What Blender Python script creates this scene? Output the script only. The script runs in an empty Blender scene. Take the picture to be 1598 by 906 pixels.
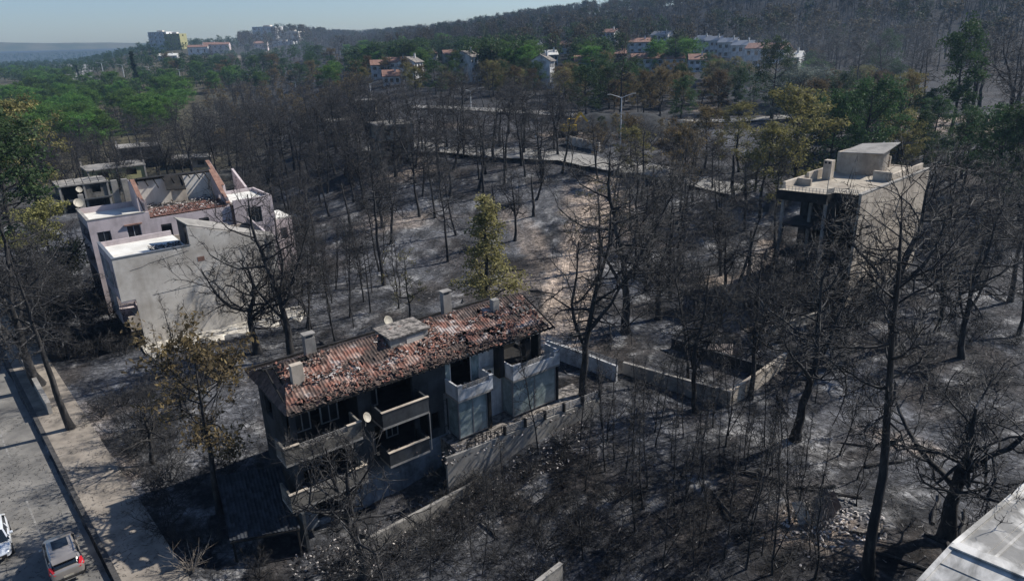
import bpy, math, random
import numpy as np
from mathutils import Vector, Matrix
SC = bpy.context.scene
COL = SC.collection
R = math.radians
# ------------------------------------------------------------------ camera
FPX, CAMH, PITCH, ROLL = 1080.0, 30.0, R(20.2), R(1.5)
fw = np.array([0, math.cos(PITCH), -math.sin(PITCH)]); up0 = np.array([0, math.sin(PITCH), math.cos(PITCH)]); r0 = np.array([1.0, 0, 0])
rt = r0*math.cos(ROLL)-up0*math.sin(ROLL); upv = up0*math.cos(ROLL)+r0*math.sin(ROLL)
cam = bpy.data.cameras.new('camera'); camo = bpy.data.objects.new('camera', cam); COL.objects.link(camo)
cam.sensor_width = 36; cam.lens = 36*FPX/1598; cam.clip_start = 0.5; cam.clip_end = 60000
M = Matrix(((rt[0], upv[0], -fw[0], 0), (rt[1], upv[1], -fw[1], 0), (rt[2], upv[2], -fw[2], CAMH), (0, 0, 0, 1)))
camo.matrix_world = M
SC.camera = camo
# ------------------------------------------------------------------ light
SUN_AZ, SUN_EL = R(23), R(39)          # azimuth counted from +X towards +Y
w = bpy.data.worlds.new('World'); SC.world = w; w.use_nodes = True
nt = w.node_tree; bg = nt.nodes['Background']
sky = nt.nodes.new('ShaderNodeTexSky'); sky.sky_type = 'NISHITA'; sky.sun_disc = False
sky.sun_elevation = SUN_EL; sky.sun_rotation = math.pi/2-SUN_AZ
sky.air_density = 1.0; sky.dust_density = 0.5; sky.ozone_density = 1.6; sky.altitude = 0
tint = nt.nodes.new('ShaderNodeMix'); tint.data_type = 'RGBA'; tint.blend_type = 'MULTIPLY'; tint.inputs[0].default_value = 1; tint.inputs[7].default_value = (.86, .98, 1.17, 1)
nt.links.new(sky.outputs[0], tint.inputs[6]); nt.links.new(tint.outputs[2], bg.inputs[0]); bg.inputs[1].default_value = 0.068
sl = bpy.data.lights.new('sun', 'SUN'); sl.energy = 5.0; sl.angle = R(0.5); sl.color = (1.0, 0.95, 0.88)
so = bpy.data.objects.new('sun', sl); COL.objects.link(so)
sd = Vector((math.cos(SUN_AZ)*math.cos(SUN_EL), math.sin(SUN_AZ)*math.cos(SUN_EL), math.sin(SUN_EL)))
so.rotation_euler = sd.to_track_quat('Z', 'Y').to_euler()
vs = SC.view_settings; vs.view_transform = 'Standard'; vs.look = 'None'; vs.gamma = 1; vs.exposure = 0.5; vs.use_curve_mapping = False
SC.cycles.volume_bounces = 0
SC.cycles.max_bounces = 5; SC.cycles.diffuse_bounces = 2; SC.cycles.transparent_max_bounces = 4
SC.cycles.use_denoising = True; SC.cycles.denoiser = 'OPENIMAGEDENOISE'; SC.cycles.denoising_input_passes = 'RGB_ALBEDO_NORMAL'

# ------------------------------------------------------------------ maths helpers
def ss(x, a, b):
    t = np.clip((np.asarray(x, float)-a)/(b-a), 0, 1); return t*t*(3-2*t)
def _hash(i, j, s):
    n = (i*374761393 + j*668265263 + s*974634777) & 0xffffffff
    n = ((n ^ (n >> 13))*1274126177) & 0xffffffff
    return ((n ^ (n >> 16)) & 0xffff)/65535.0
def vn(x, y, s=0):
    x = np.asarray(x, float); y = np.asarray(y, float)
    xi = np.floor(x).astype(np.int64); yi = np.floor(y).astype(np.int64); fx = x-xi; fy = y-yi
    fx = fx*fx*(3-2*fx); fy = fy*fy*(3-2*fy)
    a = _hash(xi, yi, s); b = _hash(xi+1, yi, s); c = _hash(xi, yi+1, s); d = _hash(xi+1, yi+1, s)
    return (a*(1-fx)+b*fx)*(1-fy)+(c*(1-fx)+d*fx)*fy
def fbm(x, y, s=0, o=4):
    v = 0; a = .5
    for k in range(o):
        v = v+a*vn(np.asarray(x)*2**k+k*17.3, np.asarray(y)*2**k-k*9.1, s+k); a *= .5
    return v/(1-.5**o)
KERB0 = np.array([-43.27, 54.7]); RW = np.array([.664, -.748]); RN = np.array([.748, .664])     # kerb line, its direction, its right side
HA = np.array([-14.05, 37.66]); HU = np.array([.7997, .6004]); HV = np.array([-.6004, .7997])   # main house frame
def hill_top(t):  return np.interp(t, [-.6, -.34, -.28, -.23, -.1, .03, .2, .5, .8, 1.5], [0, 4, 18, 27, 33, 45, 55, 86, 90, 90])
def hill_d(t):    return np.interp(t, [-.6, -.28, -.1, .03, .2, .5, .8], [1600, 1500, 1200, 1000, 900, 720, 650])
def H(x, y):
    x = np.asarray(x, float); y = np.asarray(y, float); t = x/np.maximum(y, 5)
    z = np.interp(y, [0, 92, 125, 150, 260, 6000], [0, 0, 4.5, 9, 15, 15])*ss(t, -.42, -.12)
    rise = np.interp(y, [350, 650, 860, 1300, 1900], [0, 12, 26, 22, 0])*ss(t, -.64, -.44)*(1-ss(t, -.31, -.2))
    z = z+rise
    D = hill_d(t); tp = hill_top(t)
    z = z+np.maximum(tp-15*ss(t, -.42, -.12), 0)*ss(y, 250, D)*(1-.6*ss(y, D*1.1, D*3))
    z = z-9*ss(y, 900, 2000)*(1-ss(t, -.5, -.3))
    # cutting beside the through road
    lx = (x-HA[0])*HU[0]+(y-HA[1])*HU[1]; ly = (x-HA[0])*HV[0]+(y-HA[1])*HV[1]
    k = np.exp(-((ly+1)/7.0)**2)*ss(lx, -9, -3)*(1-ss(lx, 26, 34))
    z = z+k*np.interp(lx, [-5, 8, 13, 17, 30], [-1.4, -1.4, -.7, .7, .9])
    z = z-2.0*np.exp(-(((x-4)/6)**2+((y-33)/5)**2))
    s = (x-KERB0[0])*RN[0]+(y-KERB0[1])*RN[1]
    near = ss(s, 3.4, 7)
    far = ss(y, 100, 400)
    n = (fbm(x/9, y/9, 3)-.5)*.9+(fbm(x/1.6, y/1.6, 7, 3)-.5)*.28*(1-far)
    z = z+n*np.where(y < 140, near, 1)+far*(fbm(x/60, y/60, 5)-.5)*5
    zz = np.where(s < 4, z*ss(s, 2.5, 6)*(y < 95)+z*(y >= 95), z)
    drop = (1-ss(s, -.5, 0.05))*.55*ss(s, -12.5, -9)*(y < 125)
    return zz-drop
def ray(px, py): return fw+rt*(px-799)/FPX-upv*(py-453)/FPX
CAMP = np.array([0, 0, CAMH])
def P(px, py, z):
    d = ray(px, py); return CAMP+d*((z-CAMH)/d[2])
def G(px, py):                          # the point of the terrain that a direction meets
    d = ray(px, py); ts = np.geomspace(12, 4000, 380)
    q = CAMP[None]+d[None]*ts[:, None]; below = q[:, 2] < H(q[:, 0], q[:, 1])
    if not below.any(): return None
    i = int(np.argmax(below)); a, b = ts[max(i-1, 0)], ts[i]
    for _ in range(16):
        m = (a+b)/2; p = CAMP+d*m
        if p[2] < float(H(p[0], p[1])): b = m
        else: a = m
    p = CAMP+d*b; return np.array([p[0], p[1], float(H(p[0], p[1]))])
def proj(p):
    d = np.asarray(p, float)-CAMP; k = d@fw; return 799+FPX*(d@rt)/k, 453-FPX*(d@upv)/k
def height_to(p, ytop):
    lo, hi = .5, 60
    for _ in range(24):
        m = (lo+hi)/2
        if proj((p[0], p[1], p[2]+m))[1] > ytop: lo = m
        else: hi = m
    return lo

# ------------------------------------------------------------------ object helpers
def mesh_np(name, V, F, mats, mi=None, col=None, smooth=False):
    V = np.asarray(V, np.float32); me = bpy.data.meshes.new(name)
    me.vertices.add(len(V)); me.vertices.foreach_set('co', V.ravel())
    Fs = F if isinstance(F, list) else [F]
    Fs = [np.asarray(f, np.int32) for f in Fs if len(f)]
    loops = np.concatenate([f.ravel() for f in Fs]); tot = np.concatenate([np.full(len(f), f.shape[1], np.int32) for f in Fs])
    me.loops.add(len(loops)); me.loops.foreach_set('vertex_index', loops)
    st = np.concatenate([[0], np.cumsum(tot)[:-1]]).astype(np.int32)
    me.polygons.add(len(tot)); me.polygons.foreach_set('loop_start', st); me.polygons.foreach_set('loop_total', tot)
    for m in (mats if isinstance(mats, (list, tuple)) else [mats]): me.materials.append(m)
    if mi is not None: me.polygons.foreach_set('material_index', np.asarray(mi, np.int32))
    if smooth: me.polygons.foreach_set('use_smooth', np.ones(len(tot), bool))
    me.update(calc_edges=True); me.validate()
    if col is not None:
        a = me.color_attributes.new('Col', 'FLOAT_COLOR', 'POINT')
        c = np.ones((len(V), 4), np.float32); c[:, :3] = col; a.data.foreach_set('color', c.ravel())
    return me
def link(name, me, parent=None):
    o = bpy.data.objects.new(name, me); COL.objects.link(o)
    if parent is not None: o.parent = parent
    return o
def tag(o, label=None, cat=None, group=None, kind=None):
    if label: o['label'] = label
    if cat: o['category'] = cat
    if group: o['group'] = group
    if kind: o['kind'] = kind
    return o
def empty(name, loc, rz=0, label=None, cat=None, group=None):
    o = bpy.data.objects.new(name, None); COL.objects.link(o); o.location = loc; o.rotation_euler = (0, 0, rz)
    o.empty_display_size = .3
    return tag(o, label, cat, group)
def copy_tree(root, loc=None, rz=None, sc=None, label=None, group=None):
    r = root.copy(); COL.objects.link(r)
    if loc is not None: r.location = loc
    if rz is not None: r.rotation_euler = (0, 0, rz)
    if sc is not None: r.scale = sc
    if label: r['label'] = label
    if group: r['group'] = group
    for ch in list(root.children):
        c = ch.copy(); COL.objects.link(c); c.parent = r
        for g in list(ch.children):
            d = g.copy(); COL.objects.link(d); d.parent = c
    return r
class MB:
    def __init__(s): s.v = []; s.f = []; s.m = []
    def add(s, vs, fs, m=0):
        b = len(s.v); s.v += [tuple(map(float, p)) for p in vs]; s.f += [tuple(b+i for i in f) for f in fs]; s.m += [m]*len(fs); return s
    def box(s, x0, x1, y0, y1, z0, z1, m=0):
        return s.add([(x0,y0,z0),(x1,y0,z0),(x1,y1,z0),(x0,y1,z0),(x0,y0,z1),(x1,y0,z1),(x1,y1,z1),(x0,y1,z1)],
                     [(0,3,2,1),(4,5,6,7),(0,1,5,4),(1,2,6,5),(2,3,7,6),(3,0,4,7)], m)
    def hexa(s, bot, top, m=0):
        n = len(bot); return s.add(list(bot)+list(top), [tuple(range(n-1,-1,-1)), tuple(range(n, 2*n))]+[(i,(i+1)%n,n+(i+1)%n,n+i) for i in range(n)], m)
    def bar(s, a, b, w, h=None, m=0):
        a = Vector(a); b = Vector(b); d = (b-a).normalized(); h = h or w
        r = Vector((0,0,1)) if abs(d.z) < .95 else Vector((1,0,0))
        x = d.cross(r).normalized()*w/2; y = d.cross(x).normalized()*h/2
        q = [x+y, x-y, -x-y, -x+y]
        return s.hexa([a+k for k in q], [b+k for k in q], m)
    def tube(s, pts, rad, n=8, m=0, caps=True):
        pts = [Vector(p) for p in pts]; rings = []
        for i, p in enumerate(pts):
            d = (pts[min(i+1,len(pts)-1)]-pts[max(i-1,0)]).normalized()
            r = Vector((0,0,1)) if abs(d.z) < .9 else Vector((1,0,0)); x = d.cross(r).normalized(); y = d.cross(x)
            rr = rad[i] if isinstance(rad, (list, tuple)) else rad
            rings.append([p+(x*math.cos(2*math.pi*k/n)+y*math.sin(2*math.pi*k/n))*rr for k in range(n)])
        vs = [q for r_ in rings for q in r_]; fs = []
        for i in range(len(pts)-1):
            for k in range(n): fs.append((i*n+k, i*n+(k+1)%n, (i+1)*n+(k+1)%n, (i+1)*n+k))
        if caps: fs += [tuple(range(n-1,-1,-1)), tuple((len(pts)-1)*n+k for k in range(n))]
        return s.add(vs, fs, m)
    def wall(s, p0, p1, z0, z1, th, holes=(), m=0, rake=None):
        """wall from p0 to p1, its thickness to the left of that direction; holes (a0,a1,z0,z1) cut right through"""
        p0 = Vector((p0[0], p0[1], 0)); p1 = Vector((p1[0], p1[1], 0)); L = (p1-p0).length; d = (p1-p0)/L; n = Vector((-d.y, d.x, 0))*th
        xs = sorted({0, L, *[h[0] for h in holes], *[h[1] for h in holes]}); zs = sorted({z0, z1, *[h[2] for h in holes], *[h[3] for h in holes]})
        hol = lambda a, c: any(h[0] < a < h[1] and h[2] < c < h[3] for h in holes)
        nx, nz = len(xs)-1, len(zs)-1
        top = lambda a, c: c if (rake is None or c < z1-1e-6) else z1+rake*(a/L)
        sol = [[not hol((xs[i]+xs[i+1])/2, (zs[j]+zs[j+1])/2) for j in range(nz)] for i in range(nx)]
        S = lambda i, j: 0 <= i < nx and 0 <= j < nz and sol[i][j]
        def pt(i, j, k):
            q = p0+d*xs[i]+n*k; return (q.x, q.y, top(xs[i], zs[j]))
        for i in range(nx):
            for j in range(nz):
                if not sol[i][j]: continue
                s.add([pt(i,j,0),pt(i+1,j,0),pt(i+1,j+1,0),pt(i,j+1,0)], [(0,1,2,3)], m)
                s.add([pt(i,j,1),pt(i+1,j,1),pt(i+1,j+1,1),pt(i,j+1,1)], [(3,2,1,0)], m)
                if not S(i-1,j): s.add([pt(i,j,0),pt(i,j+1,0),pt(i,j+1,1),pt(i,j,1)], [(0,1,2,3)], m)
                if not S(i+1,j): s.add([pt(i+1,j,0),pt(i+1,j,1),pt(i+1,j+1,1),pt(i+1,j+1,0)], [(0,1,2,3)], m)
                if not S(i,j-1): s.add([pt(i,j,0),pt(i,j,1),pt(i+1,j,1),pt(i+1,j,0)], [(0,1,2,3)], m)
                if not S(i,j+1): s.add([pt(i,j+1,0),pt(i+1,j+1,0),pt(i+1,j+1,1),pt(i,j+1,1)], [(0,1,2,3)], m)
        return s
    def build(s, name, mats, parent=None, smooth=False, bevel=0):
        me = bpy.data.meshes.new(name); me.from_pydata(s.v, [], s.f)
        for m in (mats if isinstance(mats, (list, tuple)) else [mats]): me.materials.append(m)
        me.polygons.foreach_set('material_index', s.m)
        if smooth: me.polygons.foreach_set('use_smooth', [True]*len(s.f))
        me.update(); o = link(name, me, parent)
        if bevel:
            b = o.modifiers.new('bevel', 'BEVEL'); b.width = bevel; b.segments = 2; b.limit_method = 'ANGLE'; b.angle_limit = R(35)
        return o

# ------------------------------------------------------------------ materials
def newmat(name, rough=.85, metal=0, spec=.3):
    m = bpy.data.materials.new(name); m.use_nodes = True; b = m.node_tree.nodes['Principled BSDF']
    b.inputs['Roughness'].default_value = rough; b.inputs['Metallic'].default_value = metal; b.inputs['Specular IOR Level'].default_value = spec
    return m, m.node_tree, b
def nz(nt, scale, detail=6, rough=.6, coord='Object', dist=0, stretch=None):
    tc = nt.nodes.new('ShaderNodeTexCoord'); n = nt.nodes.new('ShaderNodeTexNoise')
    n.inputs['Scale'].default_value = scale; n.inputs['Detail'].default_value = detail; n.inputs['Roughness'].default_value = rough; n.inputs['Distortion'].default_value = dist
    src = tc.outputs[coord]
    if coord == 'World':
        pass
    if stretch:
        mp = nt.nodes.new('ShaderNodeMapping'); mp.inputs['Scale'].default_value = stretch; nt.links.new(src, mp.inputs[0]); src = mp.outputs[0]
    nt.links.new(src, n.inputs['Vector']); return n.outputs['Fac']
def ramp(nt, fac, stops):
    r = nt.nodes.new('ShaderNodeValToRGB'); e = r.color_ramp.elements
    while len(e) < len(stops): e.new(.5)
    for k, (p, c) in enumerate(stops): e[k].position = p; e[k].color = (*c, 1) if len(c) == 3 else c
    nt.links.new(fac, r.inputs[0]); return r.outputs[0]
def mix(nt, fac, a, b, mode='MIX'):
    m = nt.nodes.new('ShaderNodeMix'); m.data_type = 'RGBA'; m.blend_type = mode
    for sock, v in ((m.inputs[0], fac), (m.inputs[6], a), (m.inputs[7], b)):
        if hasattr(v, 'links'): nt.links.new(v, sock)
        elif isinstance(v, (int, float)): sock.default_value = v
        else: sock.default_value = (*v, 1)
    return m.outputs[2]
def bump(nt, b, fac, strength=.5, dist=.05):
    n = nt.nodes.new('ShaderNodeBump'); n.inputs['Strength'].default_value = strength; n.inputs['Distance'].default_value = dist
    nt.links.new(fac, n.inputs['Height']); nt.links.new(n.outputs[0], b.inputs['Normal'])
def noisy(name, stops, scale=2, rough=.85, metal=0, bmp=.3, bscale=None, detail=7, stretch=None, spec=.3, bdist=.03, dist=0):
    m, t, b = newmat(name, rough, metal, spec)
    c = ramp(t, nz(t, scale, detail, stretch=stretch, dist=dist), stops); t.links.new(c, b.inputs['Base Color'])
    if bmp: bump(t, b, nz(t, bscale or scale*6, 5), bmp, bdist)
    return m
def stained(name, base, dirt, amount=.5, scale=.6, rough=.9, soot=None, streak=True):
    """plaster: fine mottling, vertical streaks and blotches of dirt"""
    m, t, b = newmat(name, rough, 0, .2)
    n1 = nz(t, scale, 8, .65); n2 = nz(t, scale*1.3, 6, .6, stretch=(3.2, 3.2, .35)); n3 = nz(t, 9, 6)
    f1 = ramp(t, n1, [(.5-.12*amount, (0,0,0)), (.78-.2*amount, (1,1,1))]); f2 = ramp(t, n2, [(.52, (0,0,0)), (.8, (1,1,1))])
    c = mix(t, n3, tuple(k*.9 for k in base), tuple(min(1, k*1.06) for k in base))
    mm = t.nodes.new('ShaderNodeMath'); mm.operation = 'MULTIPLY'; mm.inputs[1].default_value = amount; t.links.new(f1, mm.inputs[0])
    c = mix(t, mm.outputs[0], c, dirt)
    if streak:
        m2 = t.nodes.new('ShaderNodeMath'); m2.operation = 'MULTIPLY'; m2.inputs[1].default_value = amount*.9; t.links.new(f2, m2.inputs[0])
        c = mix(t, m2.outputs[0], c, soot or dirt)
    t.links.new(c, b.inputs['Base Color']); bump(t, b, n3, .25, .02); return m
def foliage(name, c1, c2, c3):
    m = bpy.data.materials.new(name); m.use_nodes = True; t = m.node_tree; b = t.nodes['Principled BSDF']; out = t.nodes['Material Output']
    b.inputs['Roughness'].default_value = .7; b.inputs['Specular IOR Level'].default_value = .2
    n = nz(t, .9, 4, .6); n2 = nz(t, .35, 2)
    c = ramp(t, n, [(.3, c1), (.5, c2), (.7, c3)])
    oi = t.nodes.new('ShaderNodeObjectInfo'); hs = t.nodes.new('ShaderNodeHueSaturation')
    mr = t.nodes.new('ShaderNodeMapRange'); mr.inputs[3].default_value = .65; mr.inputs[4].default_value = 1.3
    t.links.new(oi.outputs['Random'], mr.inputs[0]); t.links.new(mr.outputs[0], hs.inputs['Value'])
    mr2 = t.nodes.new('ShaderNodeMapRange'); mr2.inputs[3].default_value = .497; mr2.inputs[4].default_value = .525
    t.links.new(oi.outputs['Random'], mr2.inputs[0]); t.links.new(mr2.outputs[0], hs.inputs['Hue'])
    t.links.new(c, hs.inputs['Color']); t.links.new(hs.outputs[0], b.inputs['Base Color'])
    tr = t.nodes.new('ShaderNodeBsdfTranslucent'); t.links.new(hs.outputs[0], tr.inputs[0])
    ms = t.nodes.new('ShaderNodeMixShader'); ms.inputs[0].default_value = .35
    t.links.new(b.outputs[0], ms.inputs[1]); t.links.new(tr.outputs[0], ms.inputs[2]); t.links.new(ms.outputs[0], out.inputs[0]); return m
def glassy(name, c, rough=.08, spec=.9):
    m, t, b = newmat(name, rough, 0, spec); b.inputs['Base Color'].default_value = (*c, 1); return m
def plain(name, c, rough=.5, metal=0, spec=.4):
    return noisy(name, [(.35, tuple(k*.86 for k in c)), (.65, tuple(min(1, k*1.05) for k in c))], 1.7, rough, metal, 0, spec=spec)

MT = {}
MT['bark'] = noisy('charred_bark', [(.3, (.008,.008,.009)), (.5, (.022,.021,.021)), (.72, (.075,.07,.066))], 3.5, .8, 0, .7, 9, stretch=(1,1,.35), bdist=.04)
MT['twig'] = noisy('charred_twig', [(.40, (.009,.009,.010)), (.58, (.03,.029,.029)), (.76, (.165,.162,.16))], 2.2, .75, 0, 0)  # palest stop paints sunlit highlights onto the charred twigs
MT['drybark'] = noisy('dry_bark', [(.3, (.03,.024,.02)), (.6, (.1,.075,.058)), (.8, (.2,.17,.14))], 4, .85, 0, .6, 10, stretch=(1,1,.35))
MT['greybark'] = noisy('grey_bark', [(.3, (.05,.045,.04)), (.6, (.13,.115,.1)), (.8, (.2,.19,.17))], 3, .85, 0, .6, 10)
MT['green'] = foliage('pine_needles', (.04,.085,.018), (.085,.155,.03), (.15,.23,.05))
MT['darkgreen'] = foliage('dark_needles', (.022,.045,.018), (.045,.08,.03), (.085,.12,.045))
MT['olive'] = foliage('scorched_needles', (.075,.068,.028), (.17,.15,.058), (.29,.245,.1))
MT['pale'] = foliage('yellowed_needles', (.17,.16,.06), (.33,.3,.12), (.48,.43,.2))
MT['brown'] = foliage('browned_needles', (.05,.038,.024), (.13,.094,.052), (.22,.155,.07))
MT['dusk'] = foliage('dusky_crowns', (.02,.018,.014), (.05,.04,.028), (.09,.065,.04)); MT['dusk2'] = foliage('dusky_green', (.018,.025,.015), (.035,.045,.024), (.07,.065,.035))
MT['silver'] = foliage('silver_leaves', (.1,.12,.1), (.16,.19,.16), (.24,.27,.23))
MT['cypress'] = foliage('cypress_leaves', (.01,.022,.012), (.018,.035,.018), (.03,.05,.025))
MT['concrete'] = stained('bare_concrete', (.3,.285,.26), (.1,.095,.09), .6)
MT['sootconc'] = stained('sooty_concrete', (.2,.185,.16), (.03,.03,.03), .9, .5)
MT['soot'] = stained('soot_shade_plaster', (.055,.06,.065), (.012,.012,.013), .8, .5)  # sooty plaster; also stands in for shade on the beige house front
MT['bluegrey'] = stained('blue_grey_plaster', (.24,.27,.3), (.03,.032,.035), .8, .4)
MT['black'] = noisy('burnt_black', [(.35, (.006,.006,.006)), (.7, (.028,.026,.025))], 1.2, .95, 0, .3)
MT['white'] = stained('white_plaster', (.62,.62,.62), (.14,.14,.14), .7, .5)
MT['greyplaster'] = stained('grey_plaster', (.62,.585,.53), (.3,.265,.22), .7, .3)
MT['beige'] = stained('beige_plaster', (.54,.47,.38), (.2,.17,.14), .8, .3)
MT['pink'] = stained('pink_plaster', (.54,.47,.47), (.25,.215,.21), .6, .45)
MT['yellow'] = stained('yellow_plaster', (.3,.29,.15), (.1,.1,.06), .4, .5)
MT['roofwhite'] = stained('pale_terrace', (.68,.67,.62), (.38,.35,.3), .55, .5, streak=False)
MT['paletop'] = stained('dusty_roof_top', (.38,.34,.275), (.18,.15,.12), .7, .5, streak=False)
MT['rubble'] = noisy('rubble_mix', [(.3, (.02,.02,.02)), (.45, (.1,.09,.08)), (.6, (.3,.27,.24)), (.75, (.12,.1,.09))], 3, .95, 0, .6, 12)
MT['metal'] = plain('grey_steel', (.28,.29,.3), .45, .6)
MT['rail'] = plain('rail_steel', (.42,.4,.37), .5, .3)
MT['glass'] = glassy('dark_glass', (.012,.017,.022))
MT['oldglass'] = noisy('sooty_glass', [(.3, (.1,.13,.13)), (.5, (.2,.25,.25)), (.7, (.32,.37,.36))], .8, .25, 0, .1, 3, spec=.7, dist=1.5)
MT['dish'] = plain('dish_white', (.36,.33,.27), .6)
MT['rust'] = noisy('rusty_sheet', [(.3, (.12,.1,.09)), (.6, (.26,.22,.19)), (.8, (.38,.36,.33))], 1.5, .7, .2, .2)
MT['terracotta'] = noisy('terracotta_tile', [(.3, (.13,.075,.06)), (.55, (.24,.135,.1)), (.8, (.31,.22,.18))], 1.4, .85, 0, .4, 8)
def vcol_mat(name, bscale=8, bs=.4, var=.25):
    m, t, b = newmat(name, .9, 0, .2); a = t.nodes.new('ShaderNodeVertexColor'); a.layer_name = 'Col'
    n = nz(t, bscale, 7, .65); c = mix(t, 1.0, a.outputs[0], ramp(t, n, [(.3, (1-var*2,)*3), (.7, (1+var*1.6,)*3)]), 'MULTIPLY')
    t.links.new(c, b.inputs['Base Color']); bump(t, b, n, bs, .04); return m
MT['vtile'] = vcol_mat('burnt_tile', 9, .4, .2)
MT['tarmac'] = noisy('worn_asphalt', [(.3, (.085,.082,.078)), (.5, (.155,.148,.135)), (.72, (.25,.235,.21))], .45, .9, 0, .25, 25, detail=10)
MT['verge'] = noisy('dusty_verge', [(.28, (.1,.09,.078)), (.5, (.23,.2,.165)), (.75, (.33,.29,.24))], .7, .95, 0, .4, 10, detail=9)
MT['kerb'] = noisy('shadow_dark_kerb', [(.3, (.03,.03,.03)), (.7, (.09,.085,.08))], 2)  # dark kerb: the shadow line along it is put into its colour
MT['paint'] = noisy('worn_paint', [(.4, (.16,.155,.145)), (.6, (.26,.25,.23)), (.78, (.38,.37,.35))], 2.5, .8, 0, 0)

# ------------------------------------------------------------------ terrain
def build_terrain():
    th = np.concatenate([np.arange(-50, 50.01, .3), np.arange(52, 130, 3), [135, 150, 165, 180, -165, -150, -135], np.arange(-129, -51, 3)])
    th = np.array(sorted(set(np.round(th, 3)))); th = R(1)*th
    rr = np.concatenate([[0.01, 4, 8, 12], np.geomspace(15, 9000, 500)])
    TH, RR = np.meshgrid(th, rr); X = np.sin(TH)*RR; Y = np.cos(TH)*RR
    Z = H(X, np.where(Y < 5, 5, Y)); Z = np.where(Y < 5, Z*ss(Y, -20, 5), Z)
    nT, nR = len(th), len(rr); idx = np.arange(nT*nR).reshape(nR, nT)
    F = np.stack([idx[:-1, :-1], idx[1:, :-1], idx[1:, 1:], idx[:-1, 1:]], -1).reshape(-1, 4)
    wrap = np.stack([idx[:-1, -1], idx[1:, -1], idx[1:, 0], idx[:-1, 0]], -1); F = np.concatenate([F, wrap])
    V = np.stack([X, Y, Z], -1).reshape(-1, 3); x, y = V[:, 0], V[:, 1]
    # soil colour: char, grey ash, bare beige soil, grass
    t = x/np.maximum(y, 5)
    ash = np.clip((fbm(x/7, y/7, 21)-.48)*4.5, 0, .62)*(1-.75*ss(y, 130, 300))*(.35+.65*vn(x/1.1, y/1.1, 22))
    for px, py, rx, a in ASH:
        g = G(px, py); ash = np.maximum(ash, .85*a*np.exp(-(((x-g[0])**2+(y-g[1])**2)/rx**2))*(.45+.75*fbm(x/1.3, y/1.3, 23)))
    dirt = np.zeros(len(x))
    for px, py, rx, ry, a in DIRT:
        g = G(px, py); q = np.array([g[0], g[1]]); fwd = q/np.linalg.norm(q); rg = np.array([fwd[1], -fwd[0]])
        dx = (x-g[0])*rg[0]+(y-g[1])*rg[1]; dy = (x-g[0])*fwd[0]+(y-g[1])*fwd[1]
        dirt = np.maximum(dirt, a*ss(1.35-np.sqrt((dx/rx)**2+(dy/ry)**2)+(fbm(x/(rx*.5), y/(ry*.3), 31)-.5)*1.5, 0, .9))
    for poly, wd, am in TRACKS:
        pp = [G(*q)[:2] for q in poly]; dm = np.full(len(x), 1e9)
        for a, b in zip(pp[:-1], pp[1:]):
            ab = b-a; tt_ = np.clip(((x-a[0])*ab[0]+(y-a[1])*ab[1])/(ab@ab), 0, 1); dm = np.minimum(dm, np.hypot(x-a[0]-ab[0]*tt_, y-a[1]-ab[1]*tt_))
        dirt = np.maximum(dirt, am*ss(1.25-dm/wd+(fbm(x/2.5, y/2.5, 33)-.5)*1.1, 0, .6)*(1-.45*np.exp(-((dm-wd*.1)/(wd*.18))**2)))
    fine = fbm(x/.9, y/.9, 41, 3)[:, None]
    char = np.array([.025, .026, .028])+fine*np.array([.045, .045, .046])
    c = char*(1-ash[:, None])+np.array([.25, .252, .26])*ash[:, None]
    bro = np.clip((fbm(x/5, y/5, 51)-.5)*3, 0, .6)[:, None]; c = c*(1-bro)+np.array([.07, .056, .045])*bro
    dcol = np.array([.42, .33, .25])*(.6+.7*fine); c = c*(1-dirt[:, None])+dcol*dirt[:, None]
    bl = ((t < -.3) & (y > 150) & (y < 420)); 
    grassy = (ss(-t, .26, .5)*ss(y, 110, 200))[:, None]
    gc = np.array([.075, .068, .04])+fine*np.array([.06, .05, .03]); c = c*(1-grassy)+gc*grassy
    farc = ss(y, 600, 1200)[:, None]*(1-ss(t, -.3, -.1))[:, None]; c = c*(1-farc)+np.array([.045, .055, .035])*farc
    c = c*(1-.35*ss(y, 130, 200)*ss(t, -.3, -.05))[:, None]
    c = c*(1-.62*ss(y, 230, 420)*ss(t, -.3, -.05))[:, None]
    sp = ss(fbm(x/2.2, y/2.2, 57, 5), .61, .68)[:, None]*(1-dirt[:, None])*(y < 130)[:, None]; c = c*(1-sp*.6)+np.array([.40, .39, .37])*sp*.6
    dk = ss(fbm(x/3.7, y/3.7, 58, 4), .56, .66)[:, None]*(y < 140)[:, None]*(1-dirt[:, None]); c = c*(1-dk*.55)
    c = c*(1-.28*(1-dirt))[:, None]*np.array([.97, 1.0, 1.05])
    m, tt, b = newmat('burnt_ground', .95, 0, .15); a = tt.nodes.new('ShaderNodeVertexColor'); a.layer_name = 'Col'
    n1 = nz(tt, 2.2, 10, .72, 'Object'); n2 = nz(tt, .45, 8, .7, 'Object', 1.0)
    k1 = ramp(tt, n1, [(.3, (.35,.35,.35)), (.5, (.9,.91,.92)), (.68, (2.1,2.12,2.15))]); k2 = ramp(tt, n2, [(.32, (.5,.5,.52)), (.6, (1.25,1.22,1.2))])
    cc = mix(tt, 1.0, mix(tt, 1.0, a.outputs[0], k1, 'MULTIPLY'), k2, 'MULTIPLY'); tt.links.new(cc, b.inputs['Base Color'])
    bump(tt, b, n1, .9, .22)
    o = link('ground', mesh_np('ground', V, F, m, col=c, smooth=True)); o['kind'] = 'structure'; return o
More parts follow.
